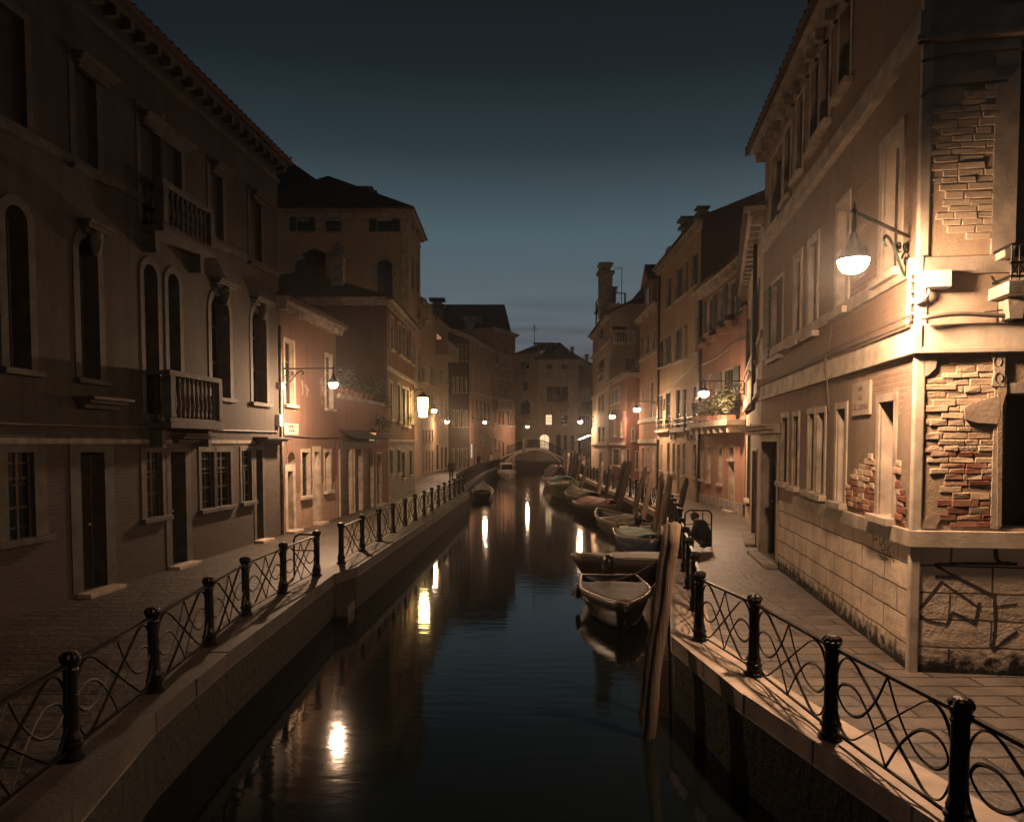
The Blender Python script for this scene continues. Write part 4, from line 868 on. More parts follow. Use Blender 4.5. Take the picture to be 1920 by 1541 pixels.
f.wall('wall', 'pl_orange', 0, f.L, -.3, H); f.body(9, H, 'pl_orange'); rf = f.roof(9, H, 1.6, over=.35, end=0); f.cornice(H, out=.4, ht=.3, mod=2)
for y in (668, 790, 829): z = f.px(1217, y)[1]; f.band(z, z + .2, .12)
a, b, c, e = f.rect(1207, 1222, 527, 580); q = f.mb(); q.box(a, b, -3.5, -.05, c - .5, e - .2); w = f.part(q, 'dormer', 'pl_orange')
q = f.mb(); um = (a + b) / 2; q.prism([(a - .3, e - .25), (b + .3, e - .25), (um, e + 1.1)], -3.7, .2); q.build('dormer_roof', 'roof', w)
q = f.mb(); q.prism([(a + .2, e - .2), (b - .2, e - .2), (um, e + .75)], .201, .23); q.build('gable', 'pl_orange', w); q = f.mb(); q.box(um - .4, um + .4, -.05, -.02, c, e - .5); q.build('window', 'glass', w)
M['pl_rbrown'] = wallmat('redbrown_plaster', (.20, .09, .066), (.15, .07, .054), streak=.4)
f = Facade((8.25, 54), (8.1, 62.3), 1, name='redbrown_house', label='low red brown house with a shop front and a bright corner, beside the orange house', cat='house')
H = f.px(1160, 707)[1]
f.window(1145.5, 1162, 729, 756, fw=.075, shut=None, pane='shutter'); f.window(1152, 1155.5, 791, 817, fw=.075, sash=False); f.window(1164, 1168, 791, 818, fw=.075, sash=False); f.window(1148.5, 1162.5, 842, 872, fw=.075, pane='void'); f.door(1166, 1170, 846, 892, fw=.075, sash=False)
f.wall('wall', 'pl_rbrown', 0, f.L, -.3, H); f.body(7, H, 'pl_rbrown', sides=(0, 1)); f.roof(7, H, 1.2, over=.3); f.cornice(H, out=.35, ht=.3, mod=.8, mat='stone_dark'); z = f.px(1155, 833)[1]; f.band(z, z + .15, .1)
g = Facade((8.25, 54), (15, 54), -1, root=f.root); g.window(1185.5, 1188, 805, 826, fw=.075, sash=False); g.door(1175.5, 1179.5, 843, 892, fw=.075, sash=False); g.window(1193, 1196, 847, 880, fw=.075, sash=False); g.wall('side_wall', 'pl_rbrown', 0, g.L, -.3, H); g.cornice(H, out=.3, ht=.3, mod=.8, mat='stone_dark')
q = g.mb(); a, z = g.px(1183, 829); q.box(a, a + .9, 0, .5, z - .1, z); g.part(q, 'canopy', 'void')
f = Facade((8.05, 62.4), (8.05, 75), 1, name='altana_house', label='tall house with a tall chimney, a side balcony and a timber roof deck, right bank', cat='house')
H = at_y(1140, 588, 62.4).z; R7 = f
for a in ((1124.5, 1131.5, 607, 638), (1121.5, 1133, 672, 700), (1121, 1131, 694, 715), (1122, 1126, 738, 770), (1128, 1132.5, 738, 770), (1122, 1126, 800, 830), (1129, 1133, 800, 832), (1113, 1116, 640, 670), (1113, 1116, 740, 770)): f.window(*a, fw=.075, sash=False, sill=a[0] > 1121.2)
f.door(1124, 1128, 848, 880, fw=.075, sash=False)
f.wall('wall', 'pl_grey', 0, f.L, -.3, H); f.body(9, H, 'pl_grey', sides=(0, 1)); rf = f.roof(9, H, 2.2, over=.45, end=.4); f.cornice(H, out=.4, ht=.4, mod=.8)
for y in (655, 738, 833): z = f.px(1128, y)[1]; f.band(z, z + .2, .14)
g = Facade((8.05, 62.4), (17, 62.4), -1, root=f.root)
g.window(1149, 1175, 611, 640, fw=.07, pane='void', sill=False, sash=False); g.window(1172, 1190, 672, 694, fw=.07, pane='void', sash=False)
g.wall('side_wall', 'pl_grey', 0, g.L, -.3, H + .8); balcony(g, 1147, 1190, 622, 646, .9)
q = g.mb(); q.box(2.9, 6.5, -6, -.3, H, at_y(1170, 533, 62.4).z); q.build('attic', 'void', rf, g.Ml)
for px_, yt, yy, w_, cp in ((1135, 494, 65, .72, 'flare'), (1149, 538, 66, .5, 'slab')):
    p = at_y(px_, yt, yy); chimney(f, rf, yy - 62.4, -(p.x - 8.05), H, p.z, w_, cp)
p = at_y(1135, 513, 65); q = f.mb(); d_ = -(p.x - 8.05); q.box(2.6 - .55, 2.6 + .55, d_ - .55, d_ + .55, H, p.z - .1); q.box(2.6 - .72, 2.6 + .72, d_ - .72, d_ + .72, p.z - .098, p.z + .12); q.build('chimney_base', 'stone_dark', rf)
p0 = at_y(1114, 556, 70); q = f.mb(); zz = p0.z
for uu in (6.0, 10.5):
    for dd in (-.1, -2.2): q.box(uu - .07, uu + .07, dd - .07, dd + .07, H - .2, zz)
q.box(5.8, 10.7, -2.4, .1, zz - 1.1, zz - 1.0); q.box(5.9, 10.6, -.14, -.06, zz - .06, zz + .02); q.box(5.9, 10.6, -.14, -.06, zz - .6, zz - .53); q.box(5.96, 6.04, -2.2, .0, zz - .06, zz + .019); q.build('roof_deck', 'void', rf)
q = f.mb(); p = at_y(1166, 502, 64); q.tube([(1.6, 8.05 - p.x, H), (1.6, 8.05 - p.x, p.z)], .03, 5); q.tube([(1.6, 8.05 - p.x, p.z), (1.6, 8.05 - p.x + .6, p.z - .12)], .025, 4); q.build('antenna', 'iron', rf)
q = f.mb(); q.box(f.L - 1.0, f.L + .02, -.2, .1, -.1, 4.4); f.part(q, 'stone_pier', 'pl_cream')

# ------------------------------------------------------------------ street lamps (the lit globes are the scene's light)
M['lamp_bulb'] = emit('lamp_globe', LAMP, 820.0)
M['lamp_far'] = emit('lamp_globe_far', LAMP, 620.0)
M['lamp_warm'] = emit('lamp_globe_warm', LAMP, 1250.0); M['lamp_strong'] = emit('lamp_globe_strong', LAMP, 3900.0); M['lamp_bridge'] = emit('lamp_globe_bridge', LAMP, 1700.0)
M['lamp_near'] = emit('lamp_globe_near', LAMP, 1950.0)
M['lantern_light'] = emit('lantern_glass', (1.0, .68, .24), 70.0)
def street_lamp(px_, py_, Y, direc, arm, label, bulb='lamp_bulb', r=.19, iron='iron', drop=.46, rise=.0, fine=True, skirt=.06):
    B = at_y(px_, py_, Y); dv = Vector((direc[0], direc[1], 0)).normalized(); root = B - dv * arm + Vector((0, 0, drop))
    t = empty('street_lamp', root, math.atan2(dv.y, dv.x), label, 'street lamp', 'wall lamps along the canal')
    q = MB(); q.box(-.02, .02, -.05, .05, -.52, .1); q.lathe([(.0, -.04), (.05, -.02), (.03, .03), (.0, .1)], 8, (0, 0, .1)); q.build('wall_plate', iron, t)
    q = MB(); q.tube([(0, 0, .02), (arm * .5, 0, .02 + rise * .5), (arm + .05, 0, .02 + rise)], .022, 8); q.lathe([(.0, -.03), (.035, 0), (.02, .05), (.0, .13)], 8, (arm, 0, .02 + rise)); q.build('arm', iron, t, smooth=True)
    q = MB(); L = min(.62, arm * .5)
    q.tube(cat_rom([(.02, 0, -.5), (L * .35, 0, -.42), (L * .75, 0, -.14), (L, 0, -.05), (L * 1.12, 0, -.12), (L * 1.02, 0, -.17)], 6), .020, 6)
    if fine:
        for cx, cz, rr, ph in ((L * .22, -.27, .115, 0), (L * .28, -.11, .075, 2), (L * .52, -.13, .07, 4)):
            q.tube([(cx + rr * (1 - k / 22) * math.cos(ph + k * .48), 0, cz + rr * (1 - k / 22) * math.sin(ph + k * .48)) for k in range(20)], .013, 5)
        q.tube([(.03, 0, -.02), (.03, 0, -.5)], .018, 6)
    q.build('bracket', iron, t, smooth=True)
    q = MB(); q.lathe([(.02, .04 + rise), (.03, -.06), (.022, -.12), (.045, -.15), (.06, -.23), (r * .8, -drop + .135), (r * 1.12, -drop + skirt), (r * 1.09, -drop + skirt - .002), (r * .95, -drop + .13)], 16, (arm, 0, 0)); q.build('hood', iron, t, smooth=True)
    q = MB(); q.lathe([(r * .5, .08), (r * .92, .05), (r * 1.0, .0), (r * .92, -.06), (r * .7, -.105), (r * .35, -.13)], 12, (arm, 0, -drop)); q.build('globe', bulb, t, smooth=True)
    return t
street_lamp(1600, 490, 8.72, (-.81, -.58), 1.34, 'nearest lit street lamp on a scrolled green bracket at the corner house', iron='iron_green', drop=.45, rise=.09, r=.165, bulb='lamp_near', skirt=.01)
street_lamp(625, 719, 23.8, (1, -.09), 1.66, 'lit street lamp on a long arm from the corner of the pale palazzo', 'lamp_strong', r=.14, skirt=.0)
street_lamp(814, 770, 60, (1, 0), 1.72, 'lit street lamp on the brick palazzo just behind the yellow lantern', 'lamp_far', fine=False)
street_lamp(838, 791, 76, (1, 0), 1.2, 'lit street lamp on the ochre house over the left pavement', 'lamp_bulb', fine=False)
street_lamp(909, 792, 90, (1, 0), 1.5, 'lit street lamp on the pale four storey house, left bank', 'lamp_bulb', fine=False)
street_lamp(989, 800, 108, (1, -.1), 1.7, 'lit street lamp hanging above the left end of the footbridge', 'lamp_bulb', fine=False)
street_lamp(1088, 791, 73, (-1, 0), 1.35, 'lit street lamp on the house with the tall chimney, nearest the bridge on the right', 'lamp_bridge', fine=False)
street_lamp(1148, 781, 53.8, (-1, 0), 1.0, 'lit street lamp on the low red brown house, right bank', 'lamp_bulb', fine=False)
street_lamp(1194, 768, 44.3, (-1, 0), 1.62, 'lit street lamp between the yellow house and the orange house', 'lamp_warm')
street_lamp(1320, 738, 28.9, (-1, 0), 1.56, 'lit street lamp in front of the pink house terrace', 'lamp_warm')
B = at_y(793, 762, 44.5); t = empty('lantern_sign', (B.x, B.y, B.z), 0, 'glaring yellow box lantern on the far corner of the dark red house', 'lantern')
MB().lathe([(.22, -.62), (.27, -.2), (.30, .5)], 4, (0, 0, 0)).build('glass_box', 'lantern_light', t)
MB().lathe([(.31, .5), (.33, .53), (.33, .58), (.12, .76), (.03, .86)], 4).build('lid', 'iron', t)
q = MB(); q.tube([(0, 0, .84), (0, 0, 1.0), (-.8, 0, 1.0)], .025, 6); q.tube([(-.8, 0, .55), (-.35, 0, 1.0)], .018, 5); q.build('arm', 'iron', t)
B = at_y(697, 818, 33.5); t = empty('wall_lantern', B, 0, 'small tapered glass lantern above the rolling shutters', 'lantern')
M['lantern_dim'] = emit('dim_lantern_glass', (1.0, .6, .3), .32)
MB().lathe([(.10, -.2), (.21, .16)], 4).build('glass_box', 'lantern_dim', t); MB().lathe([(.24, .16), (.24, .2), (.05, .33)], 4).build('lid', 'iron', t); MB().lathe([(.05, -.28), (.11, -.2)], 4).build('foot', 'iron', t)
q = MB(); q.tube([(0, 0, .32), (-.1, 0, .45), (-.9, 0, .4)], .018, 5); q.build('arm', 'iron', t)

# ------------------------------------------------------------------ railings
def post_mesh(h):
    p = [(.115, 0), (.115, .035), (.085, .05), (.085, .11), (.1, .125), (.1, .15), (.078, .165), (.084, .2), (.066, .26), (.062, h - .2), (.07, h - .185), (.07, h - .165), (.062, h - .15), (.075, h - .11), (.092, h - .075), (.094, h - .06), (.07, h - .05)]
    mb_ = MB().lathe(p, 16, flute=0.0); me = mb_.mesh('post'); me.materials.append(M['iron']); return me
def cap_mesh(h):
    me = MB().lathe([(.09, h - .062), (.094, h - .05), (.08, h - .026), (.055, h - .008), (.02, h), (.0, h + .002)], 20, flute=.16).mesh('cap'); me.materials.append(M['iron']); return me
POST, CAP = post_mesh(1.0), cap_mesh(1.0)
def panel_mesh(L, fine=True):
    q = MB(); z0, z1 = .10, .865; H_ = z1 - z0
    q.box(.05, L - .05, -.022, .022, z1, z1 + .03); q.box(.06, L - .06, -.012, .012, z0 - .02, z0)
    def crv(pts):
        for sx in (1, -1):
            q.tube(cat_rom([(L / 2 + sx * s * (L / 2 - .085), 0, z0 + t * H_) for s, t in pts], 7 if fine else 4), .0165 if fine else .016, 4, sq=.6 if fine else 1)
    crv([(-1, .28), (-.99, .7), (-.86, .93), (-.66, .97), (-.42, .82), (0, .5), (.42, .18), (.66, .03), (.86, .07), (.99, .3), (1, .55)])
    crv([(0, 1), (-.2, .66), (-.48, .38), (-.76, .33), (-.95, .48), (-.84, .64), (-.56, .64), (-.26, .38), (0, 0)])
    for uu in (.078, L - .078): q.box(uu - .012, uu + .012, -.012, .012, z0, z1)
    me = q.mesh('panel'); me.materials.append(M['iron']); return me
PANEL, PANEL_FAR = panel_mesh(1.9), panel_mesh(1.9, False)
def railing(pts, z, label, group='iron railings along the quays', gaps=(), far=False):
    r = empty('railing', (pts[0][0], pts[0][1], z), 0, label, 'railing', group); o0 = Vector((pts[0][0], pts[0][1]))
    for i, p in enumerate(pts):
        o = bpy.data.objects.new('post', POST); COL.objects.link(o); o.parent = r; o.location = (p[0] - o0.x, p[1] - o0.y, 0); o.rotation_euler = (rnd.uniform(-.012, .012), rnd.uniform(-.012, .012), rnd.uniform(0, 6))
        c = bpy.data.objects.new('cap', CAP); COL.objects.link(c); c.parent = o
        if i + 1 < len(pts) and i not in gaps:
            d = Vector((pts[i + 1][0] - p[0], pts[i + 1][1] - p[1])); o = bpy.data.objects.new('panel', PANEL_FAR if far else PANEL); COL.objects.link(o); o.parent = r
            o.location = (p[0] - o0.x, p[1] - o0.y, 0); o.rotation_euler = (0, 0, math.atan2(d.y, d.x)); o.scale = (d.length / 1.9, 1, 1)
    return r
def along(pts, step):
    out = [pts[0]]; 
    for (x0, y0), (x1, y1) in zip(pts, pts[1:]):
        L = math.hypot(x1 - x0, y1 - y0); n = max(1, round(L / step))
        out += [(x0 + (x1 - x0) * k / n, y0 + (y1 - y0) * k / n) for k in range(1, n + 1)]
    return out
g2 = lambda *ps, z: [tuple(at_z(x, y, z)[:2]) for x, y in ps]
nearL = g2((135, 1421), (291, 1295), (393, 1210), (462, 1153), (531, 1112), (594, 1079), z=ZL)
x0, y0 = nearL[0]; dx, dy = x0 - nearL[1][0], y0 - nearL[1][1]
railing([(x0 + dx * 2, y0 + dy * 2), (x0 + dx, y0 + dy)] + nearL, ZL, 'nearest scrolled iron railing on the left bank, in deep shadow')
midL = along(g2((640, 1056), (868, 922), z=ZL), 2.1); railing(midL, ZL, 'long scrolled iron railing on the left bank past the water steps')
railing(along([(-3.5, 47.5), (-3.4, 60), (-3.05, 76), (-1.65, 97)], 2.1), ZL, 'far iron railing on the left bank running up to the footbridge', far=True)
nr = g2((1311, 1200), (1413, 1266), (1557, 1383), (1795, 1560), z=ZR)
nr = [(nr[-1][0] + .32, nr[-1][1] - 3.5), (nr[-1][0] + .16, nr[-1][1] - 1.75)] + nr[::-1]
segB = [(2.72 + (4.15 - 2.72) * k / 4, nr[-1][1] + (18.2 - nr[-1][1]) * k / 4) for k in range(1, 5)]
railing(nr + segB, ZR, 'nearest scrolled iron railing on the right bank with lamp shadows at its foot')
railing(along([(4.75, 21.0), (6.35, 30.5), (6.35, 40), (6.28, 66), (7.5, 96)], 2.1), ZR, 'long iron railing on the right bank behind the mooring poles', far=True)
def hoop(x, y, z, w, h, rz, label, mids=1):
    t = empty('hoop_rail', (x, y, z), rz, label, 'hoop rail', 'round cornered hoop rails at the water steps')
    q = MB(); r = .12; q.tube([(0, 0, 0), (0, 0, h - r), (.03, 0, h - .05), (r, 0, h), (w - r, 0, h), (w - .03, 0, h - .05), (w, 0, h - r), (w, 0, 0)], .022, 8); q.build('hoop', 'iron', t, smooth=True)
    q = MB()
    for k in range(mids): q.tube([(w * (k + 1) / (mids + 1), 0, 0), (w * (k + 1) / (mids + 1), 0, h)], .014, 6)
    q.tube([(0, 0, h * .62), (w, 0, h * .62)], .014, 6); q.build('bars', 'iron', t); return t
p = at_z(552, 1080, ZL); hoop(p.x, p.y, ZL, .5, .92, .05, 'hoop rail at the left water steps by the last railing post', 0)
p = at_y(1284, 1010, 20.2); hoop(p.x, p.y, ZR, .72, 1.0, 0, 'hoop rail on the right bank next to the seated person', 2)
o = MB().box(-4.9, -3.72, 16.75, 17.5, ZW - .5, ZW + .22).build('water_steps', 'kerb_shaded'); tag(o, kind='structure')

# ------------------------------------------------------------------ mooring poles
def pole(base, top, Y, r, mat, label, lean_y=0.0, cut=True):
    A = at_y(base[0], base[1], Y); T = at_y(top[0], top[1], Y + lean_y); d = T - A; A = A - d * ((A.z - (ZW - .7)) / max(d.z, .1)) if A.z > ZW - .7 else A
    t = empty('mooring_pole', (A.x, A.y, ZW - .7), 0, label, 'mooring pole', 'wooden mooring poles along the right bank'); v = T - Vector((A.x, A.y, ZW - .7)); R = random.Random(int(base[0] * 10))
    n_ = 12; pts = [v * (k / n_) + Vector((R.uniform(-.02, .02), R.uniform(-.02, .02), 0)) for k in range(n_ + 1)]
    q = MB(); q.tube(pts, [r * (1.12 - .2 * k / n_) * R.uniform(.93, 1.07) for k in range(n_ + 1)], 14); q.build('shaft', mat, t, smooth=True)
    q = MB(); q.tube([pts[-1] - v.normalized() * .01, pts[-1] + v.normalized() * (.16 if cut else .03)], [r * .9, r * .35], 14); q.build('tip', mat, t)
    return t
def pY(px_, off=.55):                       # where the line of sight at this column meets the row of poles just off the kerb
    best = None
    for k in range(100, 960):
        Y = k * .1; x = 960 + FPX * (lerp_edge(ER, Y) - off) / Y
        if best is None or abs(x - px_) < best[0]: best = (abs(x - px_), Y)
    return best[1]
pole((1231, 1245), (1266, 982), 9.8, .085, 'pole', 'thick pale mooring pole leaning in front of the near black boat', cut=False)
pole((1222, 1215), (1252, 985), 10.6, .075, 'pole_dark', 'dark mooring pole half hidden behind the thick pale pole', cut=False)
for bx_, by_, tx_, ty_, Y, r_, mt, lb in (
    (1269, 976, 1286, 905, 24.5, .105, 'pole_dark', 'dark mooring pole standing nearest the seated person'),
    (1240, 993, 1256, 899, 26.0, .13, 'pole', 'stout split mooring pole beside the green covered boat'),
    (1231, 984, 1241, 895, 27.5, .13, 'pole', 'stout mooring pole with an angled top behind the green covered boat'),
    (1205.6, 971, 1222.7, 890, 32, .13, 'pole', 'leaning brown mooring pole above the bow of the grey skiff'),
    (1190.6, 956, 1209, 882, 34, .115, 'pole_dark', 'dark leaning mooring pole at the stern of the grey skiff'),
    (1162, 944, 1181, 870, 38.5, .15, 'pole_dark', 'right one of the paired dark mooring poles'),
    (1154, 948, 1171, 869, 39.5, .15, 'pole_dark', 'left one of the paired dark mooring poles'),
    (1136, 928.5, 1144, 873, 44, .12, 'pole_dark', 'thin dark mooring pole behind the boat with the rose cover'),
    (1122, 926, 1129.6, 868.5, 46.5, .12, 'pole', 'pale mooring pole behind the boat with the rose cover'),
    (1091, 907, 1104, 862, 57, .14, 'pole_dark', 'dark slanting mooring pole at the bow of the green boat'),
    (1084.6, 886, 1092, 849, 66, .12, 'pole', 'bright slanting mooring pole near the footbridge people'),
    (1080, 892, 1083, 853, 68, .15, 'pole_dark', 'dark mooring pole in the cluster by the footbridge, fourth from its left'),
    (1074, 890, 1078, 850, 70, .15, 'pole_dark', 'dark mooring pole in the cluster by the footbridge, third from its left'),
    (1068, 888, 1073, 847, 72, .15, 'pole_dark', 'dark mooring pole in the cluster by the footbridge, second from its left'),
    (1063, 886, 1066, 851, 75, .15, 'pole', 'dark mooring pole in the cluster by the footbridge, leftmost of all')):
    pole((bx_, by_), (tx_, ty_), Y, r_, mt, lb)

# ------------------------------------------------------------------ boats
def paintmat(nm, col, rough=.35): return simple(nm, col, rough, var=.35, scale=5, bump=.08, bscale=18, spec=.5)
M['hull_black'] = paintmat('black_hull', (.010, .010, .011)); M['hull_green'] = paintmat('green_hull', (.07, .095, .05)); M['hull_grey'] = paintmat('grey_hull', (.10, .092, .08), .4)
M['hull_blue'] = paintmat('blue_hull', (.025, .040, .075)); M['hull_wood'] = paintmat('wood_hull', (.032, .020, .014), .6); M['hull_white'] = paintmat('white_hull', (.38, .35, .31))
M['tarp_grey'] = simple('grey_tarp', (.060, .052, .046), .7, var=.3, bump=.4, bscale=7); M['tarp_green'] = simple('green_tarp', (.045, .085, .058), .7, var=.4, bump=.4, bscale=7)
M['tarp_rose'] = simple('rose_tarp', (.19, .09, .075), .7, var=.4, bump=.4, bscale=7); M['tarp_brown'] = simple('brown_tarp', (.062, .046, .035), .7, var=.3, bump=.4, bscale=7); M['tarp_blue'] = simple('blue_tarp', (.05, .12, .14), .7, var=.4, bump=.4, bscale=7)
M['brass'] = simple('rub_strip', (.20, .15, .10), .35, .3, var=.3, bump=0); M['rubber'] = simple('fender_rubber', (.12, .11, .10), .7)
def boat(x, y, yaw, L, beam, free, hull, label, cat='boat', sheer=.25, bow=2.2, stern=.75, cover=None, cov=(.0, 1.0), camber=.08, thwarts=2, motor=False, rim='brass', fenders=0, depth=.35):
    t = empty('moored_boat', (x, y, ZW), yaw, label, cat, 'boats moored along the canal'); N, K = 14, 6
    def hw(s): return beam / 2 * (stern + (1 - stern) * min(1, s / .4) ** .8 if s < .4 else max(0.012, 1 - ((s - .4) / .6) ** bow))
    def top(s): return free + sheer * (s ** 2.2) + sheer * .25 * (1 - s) ** 2
    q = MB(); secs = []
    for i in range(N + 1):
        s = i / N; w = hw(s); tz = top(s); xx = (s - .5) * L + (.16 * L * .5 * 0)
        row = []
        for k in range(2 * K + 1):
            a = (k / K - 1); yy = w * (math.copysign(abs(a) ** .55, a) if a else 0); zz = tz - (tz + depth * (1 - s ** 4)) * (1 - abs(a) ** 2.2)
            fl = .10 * L * s ** 3 * (zz / max(tz, .1)); row.append((xx + fl, yy * (.82 + .18 * max(0, (zz + depth) / (tz + depth))), zz))
        secs.append(row)
    vs = [p for r_ in secs for p in r_]; w_ = 2 * K + 1
    fs = [(i * w_ + k, i * w_ + k + 1, (i + 1) * w_ + k + 1, (i + 1) * w_ + k) for i in range(N) for k in range(2 * K)]
    q.add(vs, fs + [tuple(range(w_))]); ho = q.build('hull', hull, t, smooth=True); so = ho.modifiers.new('solid', 'SOLIDIFY'); so.thickness = .035; so.offset = 1
    left = [Vector(r_[0]) for r_ in secs]; right = [Vector(r_[-1]) for r_ in secs]
    q = MB(); q.tube([p + Vector((0, 0, .012)) for p in left + right[::-1]] + [left[0] + Vector((0, 0, .012))], .030, 6); q.build('gunwale', rim, t, smooth=True)
    def at(s): i = min(N - 1, int(s * N)); f_ = s * N - i; return left[i].lerp(left[i + 1], f_), right[i].lerp(right[i + 1], f_)
    if cover:
        s0, s1 = cov; n_ = 12; q = MB(); C = 8; R = random.Random(int(x * 100)); vv = []
        for i in range(n_ + 1):
            a, b = at(min(.985, s0 + (s1 - s0) * i / n_))
            for k in range(C + 1):
                p = a.lerp(b, .03 + .94 * k / C); p.z += camber * math.sin(math.pi * k / C) * (.75 + .25 * math.sin(i * 1.3)) + R.uniform(-.012, .012) + (.0 if 0 < k < C else .015) - (.05 if camber < 0 else 0); vv.append(tuple(p))
        q.add(vv, [(i * (C + 1) + k, i * (C + 1) + k + 1, (i + 1) * (C + 1) + k + 1, (i + 1) * (C + 1) + k) for i in range(n_) for k in range(C)])
        co = q.build('cover', cover, t, smooth=True); sm = co.modifiers.new('solid', 'SOLIDIFY'); sm.thickness = .03
    for j in range(thwarts):
        s = .25 + .4 * j / max(1, thwarts - 1); a, b = at(s); q = MB(); q.box(a.x - .12, a.x + .12, min(a.y, b.y) + .04, max(a.y, b.y) - .04, a.z - .16, a.z - .12); q.build('thwart', 'hull_wood', t)
    q = MB(); a, b = at(.5); fl_ = [tuple(Vector((at(s)[sd].x, at(s)[sd].y * .78, .05))) for sd, rng_ in ((0, range(1, 10)), (1, range(9, 0, -1))) for s in [i / 10.5 for i in rng_]]; q.quad(*fl_); q.build('floor', 'hull_wood', t)
    if motor:
        a, b = at(0.0); mx = a.x - .16; mo = MB().lathe([(.02, .02), (.12, .0), (.15, .12), (.155, .3), (.13, .42), (.05, .47)], 12, (mx, 0, free + .08), sx=1.35).build('outboard_motor', 'hull_black', t, smooth=True)
        q = MB(); q.box(mx - .05, mx + .07, -.035, .035, -.35, free + .1); q.box(mx, mx + .3, -.06, .06, free - .1, free + .05); q.build('motor_leg', 'hull_black', mo)
    for j in range(fenders):
        s = .35 + .3 * j; a, b = at(s); p = a if (j + 1) % 2 else b; q = MB(); q.lathe([(.02, .12), (.06, .08), (.065, -.2), (.02, -.25)], 8, (p.x, p.y * 1.06, p.z - .08)); q.build('fender', 'rubber', t, smooth=True)
    return t
PI = math.pi
def rope(t, s_end, to):
    L_ = Vector(to) - Vector(t.location); a = Matrix.Rotation(-t.rotation_euler.z, 3, 'Z'); e = a @ L_; bow = max((Vector(v.co) for v in t.children[0].data.vertices), key=lambda v: s_end * v.x + v.z)
    q = MB(); q.tube([bow.lerp(e, k / 8) - Vector((0, 0, .22 * math.sin(math.pi * k / 8))) for k in range(9)], .014, 5); q.build('mooring_rope', 'pole', t)
def B_at(px_, Y): return (px_ - 960) / FPX * Y
b1 = boat(B_at(1156, 17.2), 17.2, -PI / 2 - .04, 3.6, 1.62, .50, 'hull_black', 'nearest black boat with a grey cover, a lit rim and a hanging fender', cover='tarp_grey', cov=(.30, .97), camber=.03, motor=True, fenders=1, bow=2.0, sheer=.14, stern=.85, rim='brass')
boat(B_at(1206, 22.2), 22.2, PI + .12, 3.6, 1.5, .50, 'hull_wood', 'dark wooden boat with a planked deck behind the nearest black boat', cover='hull_wood', cov=(.1, .97), camber=.05, thwarts=0, sheer=.12)
boat(B_at(1204, 27.0), 27.0, -PI / 2 + .03, 4.6, 1.72, .50, 'hull_blue', 'blue boat with a green tarpaulin and a shiny bow', cover='tarp_green', cov=(.1, .80), camber=.14, thwarts=0, sheer=.26)
boat(B_at(1158, 33.4), 33.4, PI / 2 + .16, 5.4, 1.75, .55, 'hull_grey', 'pale grey skiff with an open deck and an outboard motor', cover='tarp_brown', cov=(.08, .3), camber=.25, motor=True, thwarts=2, sheer=.2, stern=.9)
boat(B_at(1122, 40.0), 40.0, -PI / 2 + .2, 5.0, 1.9, .60, 'hull_wood', 'wooden boat under a crumpled rose tarpaulin', cover='tarp_rose', cov=(.1, .9), camber=.32, thwarts=0)
boat(B_at(1090, 47.0), 47.0, PI / 2 + .2, 5.0, 1.9, .65, 'hull_wood', 'brown boat with a dull brown cover just behind the rose tarpaulin', cover='tarp_brown', cov=(.05, .9), camber=.35, thwarts=0)
boat(B_at(1059, 54.0), 54.0, -PI / 2 + .12, 5.4, 2.0, .95, 'hull_green', 'green boat with a high bow and a blue bundle on board', cover='tarp_blue', cov=(.25, .6), camber=.5, thwarts=1, sheer=.5)
boat(B_at(1043, 68.0), 68.0, -PI / 2 + .1, 6.0, 2.3, .8, 'hull_white', 'pale boat under a round arched brown canopy', cover='tarp_brown', cov=(.05, .85), camber=1.1, thwarts=0)
boat(B_at(1040, 86.0), 86.0, -PI / 2, 6.5, 2.3, .75, 'hull_wood', 'small brown covered boat moored close under the footbridge', cover='tarp_brown', cov=(.05, .9), camber=.5, thwarts=0)
boat(B_at(905, 54.0), 54.0, PI / 2 + .03, 6.2, 1.55, .42, 'hull_black', 'black boat with a pale stern edge moored at the left bank', cover='tarp_grey', cov=(.12, .95), camber=.22, thwarts=1, sheer=.5, motor=False)
for o in [o for o in COL.objects if o.name.startswith('moored_boat')]:
    y_ = o.location.y; rt = o.location.x > 0; yy = y_ + (1.2 if rt else 2.5); rope(o, 1, (lerp_edge(ER if rt else EL, yy) + (.1 if rt else -.1), yy, .02 if rt else -.08)); rope(o, -1, (lerp_edge(ER if rt else EL, yy + 1.5) + (.1 if rt else -.1), yy + 1.5, .02 if rt else -.08))
cz = boat(B_at(950, 84.0), 84.0, -PI / 2 + .05, 7.0, 2.1, .75, 'hull_white', 'small white cabin cruiser on the left just before the footbridge', cat='cabin cruiser', cover='hull_white', cov=(.02, .97), camber=.1, thwarts=0)
q = MB(); q.add([(-2.2, -.8, .8), (1.0, -.75, .8), (1.0, .75, .8), (-2.2, .8, .8), (-2.1, -.68, 1.75), (.5, -.6, 1.7), (.5, .6, 1.7), (-2.1, .68, 1.75)], [(0, 1, 5, 4), (1, 2, 6, 5), (2, 3, 7, 6), (3, 0, 4, 7), (4, 5, 6, 7)]); cb_ = q.build('cabin', 'hull_white', cz)
q = MB(); q.add([(.97, -.62, 1.05), (.97, .62, 1.05), (.68, .55, 1.6), (.68, -.55, 1.6)], [(0, 1, 2, 3)]); q.add([(p[0] + .02, p[1], p[2]) for p in q.v], [(0, 1, 2, 3)]); q.build('windscreen', 'glass', cb_)
for sgn in (1, -1):
    for k in range(3): q = MB(); x_ = -1.9 + k * .85; q.box(x_, x_ + .65, sgn * .76 - .02, sgn * .76 + .02, 1.1, 1.5); q.build('side_window', 'glass', cb_)

